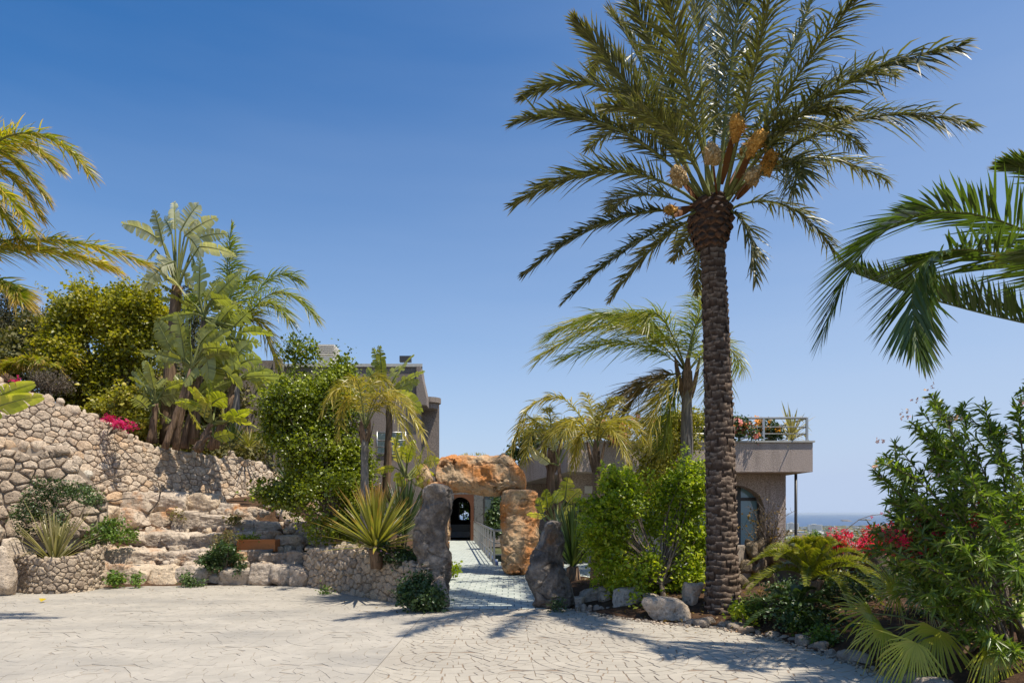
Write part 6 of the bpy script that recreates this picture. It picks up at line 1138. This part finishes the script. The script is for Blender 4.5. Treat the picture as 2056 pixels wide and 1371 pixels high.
tips = [((1868, 778), -.2), ((1885, 800), .3), ((1838, 838), .0), ((1800, 882), .2), ((1812, 925), -.2), ((1826, 985), .1), ((1835, 1000), -.5), ((1900, 830), .6), ((1940, 860), -.3), ((1965, 800), .8), ((1990, 840), .2), ((2040, 800), .0), ((2070, 760), .4), ((2010, 900), -.5), ((1930, 900), -.6), ((1880, 930), .4), ((1900, 990), -.6), ((1960, 960), -.8), ((1850, 1060), -.3), ((1800, 1070), .2), ((1760, 1060), .4), ((1780, 1110), -.2), ((1860, 1110), -.7), ((1830, 1180), -.4), ((1930, 1080), -.9), ((1990, 1040), -.9), ((1890, 1180), -.6), ((1960, 1180), -1.), ((2030, 1120), -1.1), ((1930, 1260), -.6), ((2000, 1280), -.9), ((2030, 980), -.7), ((1820, 960), .5), ((2100, 880), -.4), ((2090, 1000), -.6), ((1790, 1020), .6), ((1900, 1050), .2), ((1950, 1010), .5), ((2000, 960), .5), ((1870, 1030), .6)]
stm = []
tips += [((1776, 898), .0), ((1762, 940), .0), ((1850, 812), .0)]
for (tx, ty), dz in tips:
    ty += 14
    T_ = W(tx, ty, 6.9+dz); S_ = ob+np.array([rng.normal(0, .12), rng.normal(0, .12), 0]); M_ = S_*.35+T_*.65+np.array([.25, .1, .22])*rng.uniform(.4, 1.2); stm.append((S_, M_, T_))
mb = MB(); ls = MB()
def along(S_, M_, T_, t0, n, Lm, sd):
    t = rng.uniform(t0, 1, n)**.8; P = bez(S_, M_, T_, t); Tg = nrm(2*((1-t)[:, None]*(M_-S_)+t[:, None]*(T_-M_))); D = Tg*.75+nrm(rng.normal(size=(n, 3)))*.85; lance(mb, P, D, Lm*rng.uniform(.65, 1.15, n), .0105, .45+rng.normal(0, .22, n), .22)
for S_, M_, T_ in stm:
    tube(ls, bez(S_, M_, T_, np.linspace(0, 1, 14)), np.linspace(.016, .0035, 14), 5, cap=False); along(S_, M_, T_, .42, 100, .14, 1)
    for q in range(4):
        t = rng.uniform(.5, .9); b0 = bez(S_, M_, T_, [t])[0]; dv = nrm(T_-b0+rng.normal(0, .35, 3)*np.linalg.norm(T_-b0)); e = b0+dv*rng.uniform(.25, .5); m_ = (b0+e)/2+rng.normal(0, .03, 3); tube(ls, bez(b0, m_, e, np.linspace(0, 1, 6)), np.linspace(.007, .003, 6), 4, cap=False); along(b0, m_, e, .1, 42, .13, 1)
OL.part(ls, 'branches', MT['twig']); OL.part(mb, 'foliage', MT['oleander'])
for (px, py, dz) in [(1845, 800, 0), (1868, 775, 0), (1770, 884, 0), (1822, 838, 0), (1815, 828, .1), (1905, 842, .3), (1756, 934, 0), (2054, 812, 0), (1870, 945, .2), (2030, 875, .2), (1918, 838, .2), (1835, 1035, .3)]:
    m = MB(); c = W(px, py, 6.8+dz); flowers(m, [c+rng.normal(0, .012, 3) for _ in range(3)], .022, 2, .017, pet=5); OL.part(m, 'blossom', MT['pink_petal'])
m = MB(); flowers(m, [W(x, y, 7.3) for x, y in ((1868, 950), (1898, 1030), (1850, 1042), (1925, 1090), (1880, 1130), (1960, 1010), (1990, 1120), (1935, 1145), (2000, 1060), (1905, 1085))], .03, 3, .02, pet=5); OL.part(m, 'blossom', MT['red_bract'])
# shaded understorey behind the oleander
bush('dense dark understorey shrub behind the oleander at the right edge', W(2000, 1330, 8.2), B([(2010, 1110, 80, 50), (1920, 1150, 90, 50), (2060, 1200, 110, 100), (1980, 1240, 90, 50)], 8.6), 12000, .075, 'oleander', 80, ar=.22, clump=.16, limbs=30, gapthr=-.1)
# bougainvilleas
def bougie(label, d, Bl, nl, nfl, mat, seed, sz=.03, base=None, pts=None, leaf='scrub', nl_s=.035):
    mb, C = crown(B(Bl, d), nl, nl_s, clump=.07, seed=seed, per=10, gapthr=-.3); b = base if base is not None else B(Bl, d)[0][0]-[0, 0, .4]; th = Thing('bougainvillea', label, 'bougainvillea', b); th.part(mb, 'leaves', MT[leaf])
    t = MB(); twigs(t, b, C[rng.choice(len(C), min(22, len(C)))], .012); th.part(t, 'twigs', MT['twig']); m = MB(); idx = rng.choice(len(C), nfl)
    P = C[idx]+rng.normal(0, .04, (nfl, 3)); P[:, 1] -= .08; flowers(m, P, sz*.9, 3, sz, pet=3); th.part(m, 'bracts', MT[mat], kind='stuff'); return th
bougie('crimson bougainvillea mound above the cycad in front of the sea view', 9.9, [(1700, 1085, 36, 17), (1740, 1092, 30, 20), (1668, 1094, 16, 10), (1770, 1075, 26, 18)], 900, 330, 'red_bract', 91, .030)
bougie('crimson bougainvillea tangled in the oleander at the right', 7.0, [(1850, 1070, 40, 26), (1880, 1050, 50, 24), (1960, 1040, 60, 20), (1830, 1100, 40, 20), (1795, 1080, 36, 16)], 1500, 210, 'red_bract', 92, .022)
bougie('magenta bougainvillea spray on the upper edge of the tall curved wall', 17.1, [(215, 843, 16, 7), (245, 852, 14, 6), (266, 856, 12, 4)], 120, 75, 'magenta_bract', 93, .045)
bougie('tiny magenta bougainvillea sprig at the wall top by the left edge', 14.9, [(42, 770, 7, 4)], 30, 14, 'magenta_bract', 94, .045)
bg_ = Thing('bougainvillea', 'thin arching bougainvillea twig with red bracts against the sea', 'bougainvillea', W(1690, 1070, 9.8)); m = MB(); P = np.array([W(x, y, 9.7) for x, y in ((1688, 1072), (1705, 1058), (1725, 1043), (1750, 1034), (1785, 1031), (1806, 1036))]); tube(m, P, np.linspace(.006, .003, 6), 4, cap=False); bg_.part(m, 'twig', MT['twig'])
m = MB(); flowers(m, [W(x, y, 9.7) for x, y in ((1770, 1031), (1785, 1029), (1782, 1036), (1806, 1034), (1668, 1064), (1680, 1068), (1676, 1060), (1750, 1036))], .012, 2, .026, pet=3); bg_.part(m, 'bracts', MT['red_bract'])
# bare twigs on the tall wall
for k, (a, b, c, lb) in enumerate([((270, 1000), (160, 1010), (60, 1050), 'long bare grey branch trailing down from the big boulders to the flax'), ((275, 925), (240, 900), (205, 868), 'bare grey branch hanging below the magenta flowers'), ((300, 1030), (360, 960), (250, 940), 'thin arching bare branch against the tall wall'), ((250, 950), (180, 970), (120, 1010), 'crooked bare twig left of the arching branch')]):
    m = MB(); d = 14.9; o = W(*a, d); tube(m, bez(W(*a, d), W(*b, d), W(*c, d-.3), np.linspace(0, 1, 12))+rng.normal(0, .012, (12, 3)), np.linspace(.018, .006, 12), 5)
    for q in range(6): t = rng.uniform(.2, .9); s_ = bez(W(*a, d), W(*b, d), W(*c, d-.3), [t])[0]; tube(m, np.array([s_, s_+rng.normal(0, .12, 3), s_+rng.normal(0, .25, 3)]), [.007, .005, .003], 4, cap=False)
    solo(m, 'dry_branch', MT['twig'], o, lb, 'branch')
# dry twiggy bush by the pillar
DB = Thing('dry_bush', 'leafless twiggy bush with orange remnants in front of the brown pillar', 'shrub', W(1545, 1100, 12.4)); m = MB(); lf = []
for k in range(46):
    T_ = W(1542+rng.normal(0, 24), 1040+rng.normal(0, 28), 12.4+rng.normal(0, .2)); s_ = DB.org+rng.normal(0, .03, 3); mm = (s_+T_)/2+rng.normal(0, .08, 3); tube(m, bez(s_, mm, T_, np.linspace(0, 1, 7)), np.linspace(.011, .003, 7), 4, cap=False); lf.append(T_)
    for q in range(5): t = rng.uniform(.3, 1); p = bez(s_, mm, T_, [t])[0]; e = p+rng.normal(0, .09, 3)+[0, 0, .04]; tube(m, np.array([p, (p+e)/2+rng.normal(0, .012, 3), e]), [.004, .003, .002], 3, cap=False)
DB.part(m, 'twigs', MT['twig']); C = np.repeat(np.array(lf)[:24], 16, 0)+rng.normal(0, .05, (384, 3))-[.1, 0, .1]; m = MB(); leaves(m, C, nrm(rng.normal(size=C.shape)), .035, rng.random(len(C)), .4); DB.part(m, 'dry_leaves', MT['brownfrond'])
# dry litter: one yellow leaf on the plaza, twigs in the bed
m = MB(); p = G(82, 1210)+[0, 0, .02]; leaves(m, p[None], np.array([[.2, -.3, 1.]]), .12, np.array([.9]), .4); solo(m, 'fallen_leaf', MT['queenyellow'], p, 'single yellow fallen leaf on the pale plaza at left', 'leaf')
m = MB(); n = 2600; x = rng.uniform(1.2, 9, n); y = rng.uniform(6, 13.8, n); k = ~inpoly(np.stack([x, y], 1), plz) & ((polydist(np.stack([x, y], 1), Redge) < 2.5)); x, y = x[k], y[k]; dd = polydist(np.stack([x, y], 1), Redge); z = .04+.27*smooth01(dd/1.3); leaves(m, np.stack([x, y, z], 1), nrm(rng.normal(size=(len(x), 3))*.4+[0, 0, 1]), .06, rng.random(len(x)), .3); tag(m.build('leaf_litter', MT['brownfrond']), 'dry leaf litter on the bare soil of the right bed', 'leaf litter', kind='stuff')
GC = crown(B([(1700, 1250, 120, 10), (1900, 1330, 160, 14), (1560, 1225, 60, 10), (1700, 1185, 60, 16, 1.2), (1600, 1195, 50, 12, 1.4), (1780, 1180, 60, 20, 1.0)], 9.0), 9000, .04, clump=.12, per=8, seed=95, gapthr=-.1)[0]
tag(GC.build('ground_cover', MT['ivy']), 'low green ground cover in the shade of the right bed', 'ground cover', kind='stuff')

n = 700; e_ = np.concatenate([np.array(Redge[:8]), np.array(Ledge[:11])]); k = rng.integers(0, len(e_), n); P = e_[k]+rng.normal(0, .55, (n, 2)); P = P[inpoly(P, plz)]; m = MB()
leaves(m, np.c_[P, np.full(len(P), .012)], nrm(rng.normal(size=(len(P), 3))*.25+[0, 0, 1]), .03, rng.random(len(P)), .3); tag(m.build('fallen_leaves', MT['brownfrond']), 'small dry leaves blown along the plaza edges', 'leaf litter', kind='stuff')
n = 900; k = rng.integers(0, len(Redge)-2, n); t_ = rng.random((n, 1)); P = np.array(Redge)[k]*(1-t_)+np.array(Redge)[k+1]*t_+rng.normal(0, .07, (n, 2)); m = MB(); V1, F1 = ico(1)
for p in P: m.add(V1*rng.uniform(.006, .022)*[1.3, 1, .7]+[p[0], p[1], .012], F1, rng.random())
tag(m.build('gravel', MT['boulder']), 'crumbs of gravel and soil spilled along the right bed edge', 'gravel', kind='stuff')
